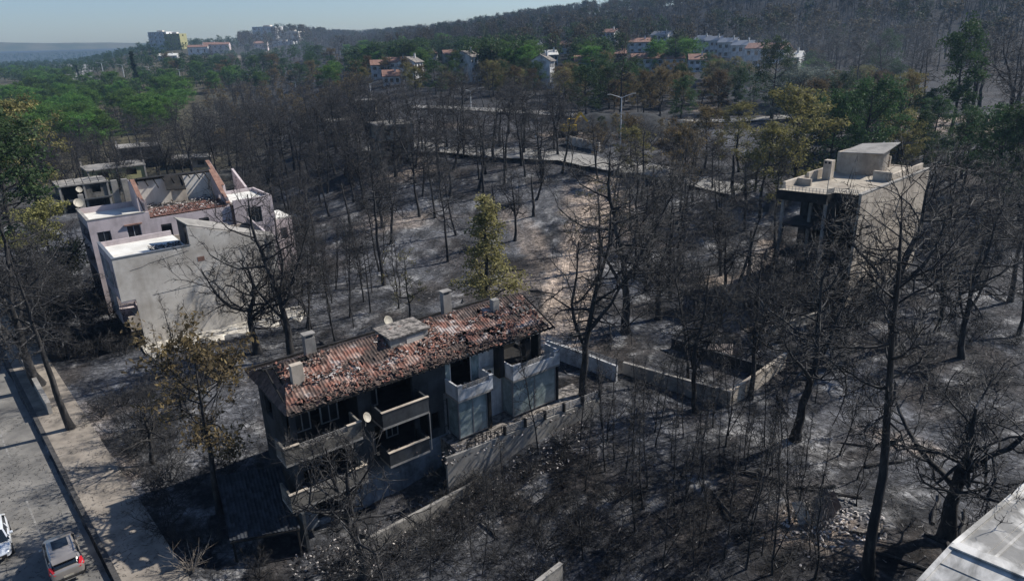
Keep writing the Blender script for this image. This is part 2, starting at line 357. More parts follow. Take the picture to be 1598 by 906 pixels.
# photo spots (direction of sight) of pale ash and of bare soil
ASH = [(300,640,8,.85),(250,600,5,.8),(430,500,6,.8),(530,470,7,.7),(660,440,6,.7),(620,400,11,.75),(700,360,14,.55),(600,330,14,.6),(480,520,5,.6),(560,440,8,.5),(800,300,16,.5),(1500,560,7,.4),(1540,430,14,.55),(1450,690,5,.35),(340,700,5,.7),
       (1280,760,3.5,.7),(620,790,3,.6),(700,770,3,.55),(700,850,3.5,.5),(900,850,4,.3),(1000,700,4,.35),(1130,560,4,.35),(250,690,4,.6),(950,610,3,.5),(1300,150,25,.5),(1180,200,18,.5),(1420,140,25,.35),(640,175,25,.5),(800,165,22,.45),(940,185,12,.6),(1380,520,6,.4),(560,840,3,.6)]
DIRT = [(885,480,2.8,6,.95),(900,430,3,8,.7),(930,340,5,12,.7),(940,310,5,10,.85),(820,450,5,6,.35),(1000,360,5,9,.45),(620,345,7,4,.5),(870,520,4,4,.7),(1150,500,3,3,.6),(1130,440,3,3,.6),(1450,195,22,7,.9),(1560,195,22,7,.95),(1380,190,14,6,.6),
        (1410,690,2.6,1.6,.6),(1270,830,2.8,2.2,.6),(700,195,8,4,.5),(620,270,7,5,.6),(1190,175,16,5,.6),(1130,170,14,4,.5),(560,70,60,30,.9),(385,88,30,25,.8),(1290,820,2.5,1.5,.7),(900,210,8,5,.5),(140,660,2.2,4,.5),(170,760,2.5,5,.5)]
TRACKS = [([(875, 535), (884, 480), (893, 430), (912, 385), (930, 340), (938, 300), (950, 275)], 3.0, 1.0), ([(893, 430), (840, 400), (800, 330)], 2.2, .4), ([(1150, 470), (1180, 420), (1200, 380)], 2, .5)]
ground = build_terrain()

# sea and far hills
def disc_sheet(name, z, r0_, r1_, mat):
    V = []; F = []; n = 96
    for r_ in (r0_, r1_):
        for k in range(n): a = 2*math.pi*k/n; V.append((math.sin(a)*r_, math.cos(a)*r_, z))
    for k in range(n): F.append((k, (k+1) % n, n+(k+1) % n, n+k))
    o = link(name, mesh_np(name, V, [np.array(F)], mat)); o['kind'] = 'structure'; return o
disc_sheet('sea', -16, 2000, 40000, noisy('sea_water', [(.3, (.045,.065,.08)), (.7, (.07,.09,.105))], .002, .95, 0, 0, spec=0))
def far_hills():
    V = []; F = []; n = 140
    for i in range(n):
        a = R(-47+34*i/(n-1)); d = 15000
        h = 30+ (180*math.exp(-((i-22)/14)**2)+110*math.exp(-((i-52)/22)**2)+60)*(0.75+.5*vn(i/7., 0, 5))*(1-i/n*.7)
        for r_, z in ((d, -35), (d+900, h*1.0), (d+3500, h*.8), (d+5000, -35)): V.append((math.sin(a)*r_, math.cos(a)*r_, z))
    for i in range(n-1):
        for k in range(3): F.append((i*4+k, i*4+k+1, i*4+5+k, i*4+4+k))
    o = link('hills', mesh_np('hills', V, [np.array(F)], noisy('hill_scrub', [(.4, (.05,.065,.04)), (.6, (.09,.09,.06))], .002, .95, 0, 0), smooth=True)); o['kind'] = 'structure'
far_hills()

# near road, kerb and verge
def strip(name, s0, s1, t0, t1, z, mat, drape=0, n=60, kind='structure'):
    V = []; F = []
    for i in range(n+1):
        for j in range(5):
            s = s0+(s1-s0)*j/4; t = t0+(t1-t0)*i/n; q = KERB0+RW*t+RN*s
            V.append((q[0], q[1], z if not drape else float(H(q[0], q[1]))+drape))
    for i in range(n):
        for j in range(4): a = i*5+j; F.append((a, a+1, a+6, a+5))
    V = np.array(V); me = mesh_np(name, V, [np.array(F)[:, ::-1]], mat); o = link(name, me); o['kind'] = kind; return o
strip('road', -9.2, -.12, -70, 48, -.3, MT['tarmac'])
strip('pavement', .2, 3.3, -38, 48, .05, MT['verge'])
kb = MB()
for i in range(30):
    a = KERB0+RW*(-40+i*2.9); b = a+RW*2.86; n_ = RN*.32
    kb.hexa([(a[0]-RN[0]*.12, a[1]-RN[1]*.12, -.5), (b[0]-RN[0]*.12, b[1]-RN[1]*.12, -.5), (b[0]+RN[0]*.2, b[1]+RN[1]*.2, -.5), (a[0]+RN[0]*.2, a[1]+RN[1]*.2, -.5)],
            [(a[0]-RN[0]*.12, a[1]-RN[1]*.12, .07), (b[0]-RN[0]*.12, b[1]-RN[1]*.12, .07), (b[0]+RN[0]*.2, b[1]+RN[1]*.2, .07), (a[0]+RN[0]*.2, a[1]+RN[1]*.2, .07)])
o = kb.build('kerb', MT['kerb']); o['kind'] = 'structure'
for name, s, ts in (('road_marking', -2.6, [(-12, -6), (-4.5, 1), (3, 8), (15, 21), (24, 31)]), ('road_marking', -8.6, [(-40, 40)])):
    for a, b in ts:
        strip(name, s-.06, s+.06, a, b, -.296, MT['paint'], n=4)

# ------------------------------------------------------------------ trees
def unit(v): return v/max(np.linalg.norm(v), 1e-9)
def frames(d):
    r = np.where(np.abs(d[:, 2:3]) < .9, np.array([[0, 0, 1.]]), np.array([[1., 0, 0]])); x = np.cross(d, r); x /= np.linalg.norm(x, axis=1, keepdims=True)
    return x, np.cross(d, x)
def frusta(S, n=4):
    S = np.array(S, float); p0, p1, ra, rb = S[:, :3], S[:, 3:6], S[:, 6:7], S[:, 7:8]
    d = p1-p0; d /= np.maximum(np.linalg.norm(d, axis=1, keepdims=True), 1e-9); x, y = frames(d); N = len(S); V = np.zeros((N, 2*n, 3))
    for k in range(n):
        c, s = math.cos(2*math.pi*k/n), math.sin(2*math.pi*k/n); V[:, k] = p0+(x*c+y*s)*ra; V[:, n+k] = p1+(x*c+y*s)*rb
    b = np.arange(N)[:, None]*2*n; F = np.concatenate([np.concatenate([b+k, b+(k+1) % n, b+n+(k+1) % n, b+n+k], 1) for k in range(n)])
    return V.reshape(-1, 3), F
def cones(S, n=3):
    S = np.array(S, float); p0, p1, ra = S[:, :3], S[:, 3:6], S[:, 6:7]
    d = p1-p0; d /= np.maximum(np.linalg.norm(d, axis=1, keepdims=True), 1e-9); x, y = frames(d); N = len(S); V = np.zeros((N, n+1, 3))
    for k in range(n): V[:, k] = p0+(x*math.cos(2*math.pi*k/n)+y*math.sin(2*math.pi*k/n))*ra
    V[:, n] = p1; b = np.arange(N)[:, None]*(n+1); F = np.concatenate([np.concatenate([b+k, b+(k+1) % n, b+n], 1) for k in range(n)])
    return V.reshape(-1, 3), F
class Tree:
    def __init__(s, seed): s.r = np.random.default_rng(seed); s.trunk = []; s.seg = []; s.tw = []; s.leafpts = []
    def limb(s, p, d, L, r0_, r1_, n, wander, up, store):
        pts = [np.array(p, float)]; d = unit(np.array(d, float))
        for i in range(n):
            d = unit(d+s.r.normal(0, wander, 3)+np.array([0, 0, up])); pts.append(pts[-1]+d*L/n)
        rad = [r0_+(r1_-r0_)*i/n for i in range(n+1)]
        if store == 'trunk': s.trunk.append((pts, rad))
        else:
            for i in range(n): s.seg.append((*pts[i], *pts[i+1], rad[i], rad[i+1]))
        return pts, rad
    def side(s, d, ang):
        d = unit(d); q = unit(np.cross(d, s.r.normal(0, 1, 3))); return unit(d*math.cos(ang)+q*math.sin(ang))
    def branch(s, p, d, L, r, sub, tw, wander=.28, up=.05, leaf=True, tl=1.0):
        pts, rad = s.limb(p, d, L, r, r*.25, 5, wander, up, 'b'); m = len(pts)-1
        for k in range(sub):
            t = .25+.75*(k+s.r.random())/sub; i = min(int(t*m), m-1); q = pts[i]+(pts[i+1]-pts[i])*(t*m-i)
            dd = s.side(pts[i+1]-pts[i], R(s.r.uniform(25, 65))); l2 = L*(.55-.3*t)*s.r.uniform(.7, 1.3)
            p2, r2 = s.limb(q, dd, l2, r*.38*(1-.4*t), .012, 3, .3, up*1.2, 'b')
            if leaf: s.leafpts += [p2[2], p2[3]]
            for j in range(tw):
                a = s.r.random()*3; ii = min(int(a), 2); q2 = p2[ii]+(p2[ii+1]-p2[ii])*(a-ii)
                d3 = s.side(p2[ii+1]-p2[ii], R(s.r.uniform(20, 70))); l3 = tl*s.r.uniform(.35, .9)
                e = q2+d3*l3*.55; d4 = unit(d3+s.r.normal(0, .35, 3)+np.array([0, 0, .15])); f = e+d4*l3*.5
                s.tw.append((*q2, *f, .016)); s.tw.append((*e, *(e+s.side(d3, .8)*l3*.45), .012)); s.tw.append((*f, *(f+s.side(d3, .6)*l3*.4), .010))
        if leaf: s.leafpts += [pts[-1], pts[-2]]
    def crown(s, t0, nb, Lm, elo, ehi, sub, tw, shape, wander=.28, up=.05, leaf=True, tl=1.0):
        for ti, (pts, rad) in enumerate(s.trunk):
            m = len(pts)-1; n = nb if ti == 0 else int(nb*.75); a0 = s.r.uniform(0, 6.28); tt0 = t0 if ti == 0 else .15
            for k in range(n):
                t = tt0+(1-tt0)*(k+.6*s.r.random())/n; i = min(int(t*m), m-1); f = t*m-i; p = pts[i]+(pts[i+1]-pts[i])*f; r = rad[i]+(rad[i+1]-rad[i])*f
                a = a0+k*2.4+s.r.normal(0, .5); u = (t-tt0)/(1-tt0); el = R(elo+(ehi-elo)*u+s.r.normal(0, 9))
                L = Lm*shape(u)*s.r.uniform(.65, 1.2)*(1 if ti == 0 else .8)
                s.branch(p, (math.cos(a)*math.cos(el), math.sin(a)*math.cos(el), math.sin(el)), L, min(r*.55, .02+L*.022), sub, tw, wander, up, leaf, tl)
    def trunkmesh(s, name, mat, n=8):
        V = []; F = []; b = 0
        for pts, rad in s.trunk:
            P_ = np.array(pts); d = np.gradient(P_, axis=0); d /= np.linalg.norm(d, axis=1, keepdims=True)
            x = np.cross(d, np.array([[.13, .99, .02]])); x /= np.linalg.norm(x, axis=1, keepdims=True); y = np.cross(d, x)
            for i in range(len(pts)):
                for k in range(n):
                    a = 2*math.pi*k/n; V.append(P_[i]+(x[i]*math.cos(a)+y[i]*math.sin(a))*rad[i]*(1+.12*math.sin(3*a+i)))
            for i in range(len(pts)-1):
                for k in range(n): F.append((b+i*n+k, b+i*n+(k+1) % n, b+(i+1)*n+(k+1) % n, b+(i+1)*n+k))
            b += len(pts)*n
        return mesh_np(name, V, [np.array(F)], mat, smooth=True)
    def crownmesh(s, name, mt):
        Va, Fa = frusta(s.seg); V = [Va]; F4 = Fa; F3 = []; b = len(Va)
        if s.tw: Vb, Fb = cones(s.tw); V.append(Vb); F3 = Fb+b
        return mesh_np(name, np.concatenate(V), [F4, F3], mt)
    def leafmesh(s, name, mat, per, size, spread, flat=.7, drop=0):
        pts = np.array(s.leafpts)
        if drop: pts = pts[s.r.random(len(pts)) > drop]
        n = len(pts)*per; c = np.repeat(pts, per, 0)+s.r.normal(0, spread, (n, 3))*np.array([1, 1, flat])
        a = s.r.normal(0, 1, (n, 3)); a /= np.linalg.norm(a, axis=1, keepdims=True); b = np.cross(a, s.r.normal(0, 1, (n, 3))); b /= np.linalg.norm(b, axis=1, keepdims=True)
        sz = size*s.r.uniform(.5, 1.4, (n, 1)); V = np.stack([c-a*sz, c+b*sz*.42, c+a*sz, c-b*sz*.42], 1).reshape(-1, 3)
        return mesh_np(name, V, [np.arange(n*4).reshape(-1, 4)], mat)
def trunk_pts(T, h, r, lean=(0, 0), wob=.05, n=12, r1=.04, curve=0):
    """one main stem from the ground; curve bends it like an S"""
    pts = []; ox = oy = 0; a = T.r.uniform(0, 6.28)
    for i in range(n+1):
        t = i/n; ox += T.r.normal(0, wob*h/n); oy += T.r.normal(0, wob*h/n)
        pts.append(np.array([ox+lean[0]*h*t+curve*h*math.sin(t*5.2)*math.cos(a), oy+lean[1]*h*t+curve*h*math.sin(t*5.2)*math.sin(a), h*t-(.35 if i == 0 else 0)]))
    rad = [(r*(1-t)**.85+r1)*(1.0+.5*math.exp(-t*22)) for t in np.linspace(0, 1, n+1)]
    T.trunk.append((pts, rad))
PROTO = {}
def finish(T, key, name, bark, twig, leaf=None, H0=12):
    root = bpy.data.objects.new(name, None); root.empty_display_size = .3
    parts = [('trunk', T.trunkmesh('trunk', MT[bark])), ('branches', T.crownmesh('branches', MT[twig]))]
    if leaf: mat, per, size, spread, drop = leaf; parts.append(('foliage', T.leafmesh('foliage', MT[mat], per, size, spread, drop=drop)))
    PROTO[key] = (name, parts, H0)
def place(key, x, y, h, label, group, cat='tree', rz=None, z=None, wide=1.0, name=None, rng=random.Random(5), sink=.1):
    nm, parts, H0 = PROTO[key]; s = h/H0
    if z is None: z = float(H(x, y))
    o = empty(name or nm, (x, y, z-sink), rng.uniform(0, 6.28) if rz is None else rz, label, cat, group)
    if rz is None and h > 5: o.rotation_euler = (rng.gauss(0, .075), rng.gauss(0, .075), rng.uniform(0, 6.28))
    o.scale = (s*wide, s*wide, s)
    for pn, me in parts: link(pn, me, o)
    return o
dome = lambda u: .45+.95*math.sin(math.pi*min(1, u*.8+.15))*.9 if u < .9 else .5
cone = lambda u: 1.05-.8*u
umb = lambda u: .5+.6*u if u < .75 else .95-.9*(u-.75)
# bare burnt pines, straight
for k in range(6):
    T = Tree(100+k); trunk_pts(T, 13, .2, (T.r.normal(0, .05), T.r.normal(0, .05)), .05, curve=.012*(k % 3))
    T.crown([.42, .5, .35, .45, .5, .38][k], [24, 22, 28, 24, 21, 26][k], [3.7, 3.2, 3.9, 3.5, 3.4, 3.7][k], -14, 40, 6, 6, [dome, umb, dome, umb, dome, dome][k]); finish(T, f'pine{k}', 'burnt_pine', 'bark', 'twig', None, 13)
for k in (6, 7):                                                   # one thick stem; one snapped snag with few limbs left
    T = Tree(100+k); trunk_pts(T, [12, 8][k-6], [.3, .22][k-6], (T.r.normal(0, .07), T.r.normal(0, .07)), .08, curve=.03, r1=[.04, .12][k-6])
    T.crown([.45, .5][k-6], [24, 7][k-6], [4.3, 1.7][k-6], -14, 40, 6, [6, 2][k-6], dome); finish(T, f'pine{k}', 'burnt_pine', 'bark', 'twig', None, 12)
# forked / spreading
for k in range(4):
    T = Tree(200+k); trunk_pts(T, 12, .26, (T.r.normal(0, .05), 0), .09, curve=.035)
    base = T.trunk[0]
    for q in range(2+k % 2):
        i = [4, 5, 3][q]; a = T.r.uniform(0, 6.28); T.limb(base[0][i], (math.cos(a)*.75, math.sin(a)*.75, .8), 6.5-q, .15, .04, 7, .14, .10, 'trunk')
    T.crown(.4, 17, 3.8, -10, 42, 6, 5, dome, .36, .03); finish(T, f'fork{k}', 'burnt_pine', 'bark', 'twig', None, 12)
# low spreading, gnarled (bare oak-like)
for k in range(3):
    T = Tree(300+k); trunk_pts(T, 6.5, .25, (.05, 0), .12, n=8, curve=.03); base = T.trunk[0]
    for q in range(3):
        a = q*2.1+T.r.uniform(0, .8); T.limb(base[0][3+q % 2], (math.cos(a), math.sin(a), .55), 4.8, .14, .035, 7, .22, .07, 'trunk')
    T.crown(.3, 14, 3.2, 0, 45, 6, 5, dome, .42, .05, tl=.8); finish(T, f'oak{k}', 'burnt_oak', 'bark', 'twig', None, 7.5)
# thin saplings
for k in range(4):
    T = Tree(400+k); trunk_pts(T, 8, .05, (T.r.normal(0, .04), T.r.normal(0, .04)), .07, r1=.012, n=9)
    if k % 2: T.limb(T.trunk[0][0][1], (.35, .1, 1), 5.5, .035, .012, 6, .12, .1, 'trunk')
    T.crown(.2, 16, 1.5, 35, 65, 3, 3, cone, .2, .06, tl=.7); finish(T, f'sap{k}', 'burnt_sapling', 'bark', 'twig', None, 8)
# bare shrubs
for k in range(3):
    T = Tree(500+k)
    for q in range(9):
        a = q*.7; L = T.r.uniform(2.2, 3.4); pts, rad = T.limb((T.r.normal(0, .25), T.r.normal(0, .25), -.2), (math.cos(a)*.7, math.sin(a)*.7, 1), L, .045, .012, 6, .2, .05, 'trunk')
    for pts, rad in T.trunk:
        for j in range(5): T.branch(pts[1+j], T.side(pts[min(j+2, 6)]-pts[j+1], .7), 1.3, .016, 3, 4, .3, .05, tl=.6)
    finish(T, f'bush{k}', 'burnt_shrub', 'twig', 'twig', None, 3)
# scorched pines that keep needles
def leafy(key, seed, name, h, r, t0, nb, Lm, elo, ehi, sub, shape, bark, leaf, curve=.02, lean=0, up=.05):
    T = Tree(seed); trunk_pts(T, h, r, (lean, 0), .05, curve=curve); T.crown(t0, nb, Lm, elo, ehi, sub, 1 if name[0] != 's' else 3, shape, .22, up); finish(T, key, name, bark, 'twig', leaf, h)
for k, mt_ in enumerate(('olive', 'brown', 'olive', 'brown')):
    leafy(f'scorch{k}', 600+k, 'scorched_pine', 12, .2, [.35, .3, .25, .45][k], [26, 30, 32, 22][k], 3.6, -5, 55, 5, dome, 'bark', (mt_, 20, .17, .32, [.15, .05, .0, .3][k]))
leafy('conifer', 620, 'scorched_conifer', 12, .18, .12, 44, 2.9, -12, 50, 5, cone, 'bark', ('pale', 22, .15, .3, .42), up=.03)
leafy('sparse', 630, 'scorched_pine', 12, .2, .3, 22, 3.8, 0, 50, 5, dome, 'bark', ('olive', 14, .14, .28, .68))
for k in range(3):
    leafy(f'green{k}', 640+k, 'green_pine', 11, .2, [.3, .25, .35][k], 30, 3.9, -5, 50, 5, dome, 'drybark', ('green', 22, .2, .42, 0))
    leafy(f'dark{k}', 650+k, 'dark_pine', 14, .24, [.3, .25, .38][k], 34, 4.2, -8, 50, 5, [dome, dome, umb][k], 'bark', ('darkgreen', 21, .19, .36, .03))
leafy('silver', 660, 'silver_tree', 7, .15, .15, 30, 3.4, 0, 60, 5, dome, 'greybark', ('silver', 15, .15, .3, 0))
leafy('cypress', 670, 'cypress', 12, .15, .05, 60, 1.2, 50, 75, 3, lambda u: 1.1-.75*u, 'drybark', ('cypress', 18, .16, .18, 0))

# low detail tiles for the far woods
def far_tree(seed, leafmat, h=11):
    T = Tree(seed); trunk_pts(T, h, .17, (T.r.normal(0, .04), 0), .05, n=4, r1=.03); T.crown(.4, 11, 2.9, 0, 50, 2, 1, dome, .3, tl=1.4)
    S = [(*pts[i], *pts[i+1], rad[i]*1.2, rad[i+1]*1.2) for pts, rad in T.trunk for i in range(len(pts)-1)]+T.seg
    Va, Fa = frusta([(*s[:6], s[6]+.03, s[7]+.025) for s in S], 3); V = [Va]; F3 = np.zeros((0, 3), int); mi = [0]*len(Fa)
    Vb, Fb = cones([(*s[:6], .05) for s in T.tw]); V.append(Vb); F3 = Fb+len(Va); mi += [0]*len(Fb); V = np.concatenate(V); F4 = Fa
    if leafmat:
        pts = np.array(T.leafpts); pts = pts[T.r.random(len(pts)) > .35]; per = 7; n = len(pts)*per; c = np.repeat(pts, per, 0)+T.r.normal(0, .55, (n, 3))
        a = T.r.normal(0, 1, (n, 3)); b = T.r.normal(0, 1, (n, 3)); a *= .5/np.linalg.norm(a, axis=1, keepdims=True); b *= .28/np.linalg.norm(b, axis=1, keepdims=True)
        VL = np.stack([c-a, c+b, c+a, c-b], 1).reshape(-1, 3); FL = np.arange(n*4).reshape(-1, 4)+len(V); V = np.concatenate([V, VL]); return V, F4, F3, FL
    return V, F4, F3, np.zeros((0, 4), int)
def wood(name, spots, protos, mats, label, cat, seed=1, hmin=.75, hmax=1.2):
    rr = np.random.default_rng(seed); Vs = []; A = []; B = []; C = []; off = 0
    for (x, y) in spots:
        V, F4, F3, FL = protos[rr.integers(len(protos))]; s = rr.uniform(hmin, hmax); a = rr.uniform(0, 6.28); c, s_ = math.cos(a), math.sin(a)
        Vs.append(np.stack([(V[:, 0]*c-V[:, 1]*s_)*s+x, (V[:, 0]*s_+V[:, 1]*c)*s+y, V[:, 2]*s+float(H(x, y))-.2], 1)); A.append(F4+off); B.append(F3+off); C.append(FL+off); off += len(V)
    A = np.concatenate(A); C = np.concatenate(C); B = np.concatenate(B); mi = [0]*len(A)+[1]*len(C)+[0]*len(B)
    me = mesh_np(name, np.concatenate(Vs), [A, C, B], [MT[m] for m in mats], mi=mi); o = link(name, me); return tag(o, label, cat, kind='stuff')

# ------------------------------------------------------------------ the burnt house in the middle
def grid_roof(name, parent, O, ex, ey, nx, ny, pitch_row, colfn, holes=None, thick=.12, wave=.026):
    """tiled slope: O corner on the eave, ex along the eave, ey up the slope; corrugated, stepped rows, chipped"""
    O, ex, ey = np.array(O, float), np.array(ex, float), np.array(ey, float); Lx, Ly = np.linalg.norm(ex), np.linalg.norm(ey); n = np.cross(ex, ey); n /= np.linalg.norm(n)
    U, W = np.meshgrid(np.linspace(0, 1, nx), np.linspace(0, 1, ny)); a, b = U*Lx, W*Ly
    row = np.floor(b/pitch_row); jit = _hash(np.floor(a/.24).astype(np.int64)+500, row.astype(np.int64)+50, 3)
    hgt = wave*np.cos(a/.24*2*np.pi)+.05*(1-(b/pitch_row-row))+.05*(jit-.5)+.10*(fbm(a*.5, b*.6, 9)-.5)
    Pn = O+U[..., None]*ex+W[..., None]*ey+n*hgt[..., None]; idx = np.arange(nx*ny).reshape(ny, nx)
    F = np.stack([idx[:-1, :-1], idx[:-1, 1:], idx[1:, 1:], idx[1:, :-1]], -1).reshape(-1, 4)
    col = colfn(a, b, jit)
    if holes is not None:
        keep = ~holes((a[:-1, :-1]+a[1:, 1:])/2, (b[:-1, :-1]+b[1:, 1:])/2).reshape(-1); F = F[keep]
    return link(name, mesh_np(name, Pn.reshape(-1, 3), [F], MT['vtile'], col=col.reshape(-1, 3)), parent)
TERRA = np.array([.19, .093, .07]); TERRL = np.array([.32, .22, .18]); CHAR = np.array([.035, .03, .028]); ASHC = np.array([.4, .37, .35]); DTILE = np.array([.085, .062, .052])
def tilecol(a, b, jit, lo, hi, off=0):
    n = fbm(a*.55+off, b*1.1, 61, 5); m = ss(b, lo-.5, lo+.3)*(1-ss(b, hi-.4, hi+.5))*ss(n, .33, .5)
    m = m*(1-.85*ss(fbm(a*1.3, b*1.8, 66), .5, .62)); dark = CHAR+(DTILE-CHAR)*jit[..., None]*1.3
    red = TERRA*(.55+.8*jit[..., None])+(TERRL-TERRA)*ss(fbm(a*2.2, b*2.2, 64), .45, .7)[..., None]
    c = dark*(1-m[..., None])+red*m[..., None]; w_ = (ss(fbm(a*1.1, b*2, 68), .56, .7)*m*.75)[..., None]; return c*(1-w_)+ASHC*w_
def shards(name, parent, n, fn, seed, size=(.3, .17), tl=.35):
    """loose pieces: fn(rng) gives point and normal; every piece a bent tile fragment"""
    rr = np.random.default_rng(seed); V = []; F = []; C = []
    for i in range(n):
        p, c = fn(rr); a = rr.uniform(0, 6.28); tilt = rr.normal(0, tl, 2); l, w_ = size[0]*rr.uniform(.4, 1.15), size[1]*rr.uniform(.5, 1.1)
        ca, sa = math.cos(a), math.sin(a); b = len(V)
        for (x, y, z) in ((-l, -w_, 0), (l, -w_, 0), (l, 0, w_*.45), (-l, 0, w_*.45), (-l, w_, 0), (l, w_, 0)):
            x, y = x*.5, y*.5; V.append((p[0]+x*ca-y*sa, p[1]+x*sa+y*ca, p[2]+z+x*tilt[0]+y*tilt[1])); C.append(c)
        F += [(b, b+1, b+2, b+3), (b+3, b+2, b+5, b+4)]
    return link(name, mesh_np(name, np.array(V), [np.array(F)], MT['vtile'], col=np.array(C)), parent)
def railing(mb, a, b, h, bars=4, posts=6, t=.04):
    a, b = Vector(a), Vector(b)
    for k in range(bars): mb.bar(a+Vector((0, 0, h*(k+1)/bars)), b+Vector((0, 0, h*(k+1)/bars)), t, t*.8)
    for k in range(posts+1):
        p = a+(b-a)*k/posts; mb.bar(p, p+Vector((0, 0, h+.04)), t*1.2)
    return mb
def window(parent, p0, p1, z0, z1, depth=.12, mull=1, frame='white', glass='glass', name='window', fw_=.07):
    """frame and pane in the plane through p0-p1 (left of that direction is inside)"""
    p0 = Vector((*p0[:2], 0)); p1 = Vector((*p1[:2], 0)); d = (p1-p0); L = d.length; d /= L; n = Vector((-d.y, d.x, 0)); q = p0+n*depth
    mb = MB(); pt = lambda a, z: q+d*a+Vector((0, 0, z))
    for a, b in (((0+fw_/2), z0), (L-fw_/2, z0)): mb.bar(pt(a, z0), pt(a, z1), fw_)
    mb.bar(pt(fw_, z0+fw_/2), pt(L-fw_, z0+fw_/2), fw_*.96); mb.bar(pt(fw_, z1-fw_/2), pt(L-fw_, z1-fw_/2), fw_*.96)
    for k in range(mull): a = L*(k+1)/(mull+1); mb.bar(pt(a, z0+fw_), pt(a, z1-fw_), fw_*.8)
    o = mb.build(name, MT[frame], parent)
    g = MB(); c = n*.012; g.add([pt(fw_, z0+fw_)-c, pt(L-fw_, z0+fw_)-c, pt(L-fw_, z1-fw_)-c, pt(fw_, z1-fw_)-c], [(0, 1, 2, 3)]); g.build('pane', MT[glass], o); return o

hz = math.atan2(HU[1], HU[0])
house = empty('burnt_house', (HA[0], HA[1], 0), hz, 'long burnt house with collapsed red tile roof and sooty balconies, nearest the camera', 'house')
L = 21.9
# roof: front slope, back slope, hipped left end
RZ0, RZ1, YB = 8.2, 9.95, 8.1
def holes_front(a, b): return (a < 1.55*b/4.41) | (fbm(a*.7+3, b*1.2, 81) > .71) | ((b < .25) & (vn(a*2.2, b, 82) > .62)) | ((a > L-1.2) & (fbm(a*2, b*2, 83) > .5))
grid_roof('roof', house, (-.1, 0, RZ0), (L-.4, 0, 0), (0, YB/2, RZ1-RZ0), 640, 40, .36, lambda a, b, j: tilecol(a, b, j, .9, 4.0), holes_front)
grid_roof('roof', house, (L-.7, YB, RZ0), (-L+.6, 0, 0), (0, -YB/2, RZ1-RZ0), 560, 26, .36, lambda a, b, j: tilecol(a, b, j, 3.6, 5)*.9+.012, lambda a, b: (fbm(a*.7, b, 84) > .74) | (a > L-.6-1.55*b/4.41))
grid_roof('roof', house, (-.1, YB*.98, RZ0), (0, -YB*.97, 0), (1.55, 0, 1.75), 160, 24, .36, lambda a, b, j: tilecol(a, b, j, 9, 10)*1.5+np.array([.035, .022, .016]), lambda a, b: np.abs(a-3.93) > 3.98*(1-b/2.34))
mb = MB()                                                         # roof timbers and eave board
for k in range(44): x = .2+k*.5; mb.bar((x, -.05, RZ0-.12), (x, YB/2, RZ1-.14), .08, .12)
for k in range(30): x = .4+k*.73; mb.bar((x, YB, RZ0-.14), (x, YB/2, RZ1-.14), .07, .12)
mb.bar((.1, .02, RZ0-.02), (L-.3, .02, RZ0-.02), .06, .16); mb.bar((0, YB/2, RZ1-.16), (L-1, YB/2, RZ1-.16), .14, .18); mb.bar((-.1, YB+.05, RZ0+.12), (L-.7, YB+.05, RZ0+.12), .2, .26)
mb.build('roof_frame', MT['black'], house)
mb = MB(); mb.box(.9, L-1.0, .9, YB-.5, 7.92, 8.02); mb.build('attic_slab', MT['black'], house)
def sh_front(rr):
    while True:
        x = rr.uniform(.8, L-.6); y = rr.uniform(.6, 4.3); b = y*1.09; n = float(fbm(x*.55, b*1.1, 61, 5))
        if n > .4 and fbm(x*.9, y*1.5, 88) > .5 and rr.random() < .9*math.exp(-((y-2.4)/1.1)**2)+.05: break
    z = RZ0+(RZ1-RZ0)*min(y, 8.1-y)/4.05+.08+rr.uniform(0, .1); q = rr.random()
    c = TERRA*rr.uniform(.5, 1.5) if q < .4 else (ASHC*rr.uniform(.35, 1.1) if q < .6 else (CHAR*1.3 if q < .8 else TERRL*rr.uniform(.6, 1))); return (x, y, z), c
o = shards('loose_tiles', house, 1500, sh_front, 71, (.3, .14), .18); tag(o, kind='stuff')
def sh_ridge(rr):
    x = rr.uniform(.8, L-.9); y = rr.uniform(-.05, .7); return (x, y, RZ0+.1+.43*y+rr.uniform(0, .08)), (DTILE*rr.uniform(.5, 1.6) if rr.random() < .8 else TERRA)
tag(shards('loose_tiles', house, 500, sh_ridge, 72), kind='stuff')
# chimneys, dormer, dish
def chimney(parent, x, y, z0, h, m='beige', cap=True, s=(.75, .5)):
    mb = MB(); mb.box(x-s[0]/2, x+s[0]/2, y-s[1]/2, y+s[1]/2, z0, z0+h); o = mb.build('chimney', MT[m], parent, bevel=.02)
    c = MB()
    if cap:
        for dx in (-1, 1): c.box(x+dx*(s[0]/2-.08)-.06, x+dx*(s[0]/2-.08)+.06, y-s[1]/2+.02, y+s[1]/2-.02, z0+h+.003, z0+h+.22)
        c.box(x-s[0]/2-.06, x+s[0]/2+.06, y-s[1]/2-.06, y+s[1]/2+.06, z0+h+.223, z0+h+.3); c.build('chimney_cap', MT['concrete'], o)
    return o
chimney(house, 1.6, 2.2, 8.6, 1.9, 'beige', False, (.8, .45)); chimney(house, 3.6, 4.9, 8.8, 2.1, 'concrete'); chimney(house, 15.6, 6.3, 8.4, 2.3, 'concrete'); chimney(house, 18.2, 3.2, 9.0, 1.5, 'concrete', False, (.6, .5))
mb = MB(); mb.box(8.6, 11.7, 2.6, 4.9, 8.7, 10.02); o = mb.build('dormer', MT['concrete'], house, bevel=.02)
c = MB(); c.box(8.45, 11.85, 2.45, 5.05, 10.023, 10.13); c.build('slab', MT['rubble'], o); c = MB(); c.box(9.9, 11.3, 2.56, 2.62, 9.15, 9.8); c.build('shutter', MT['greyplaster'], o)
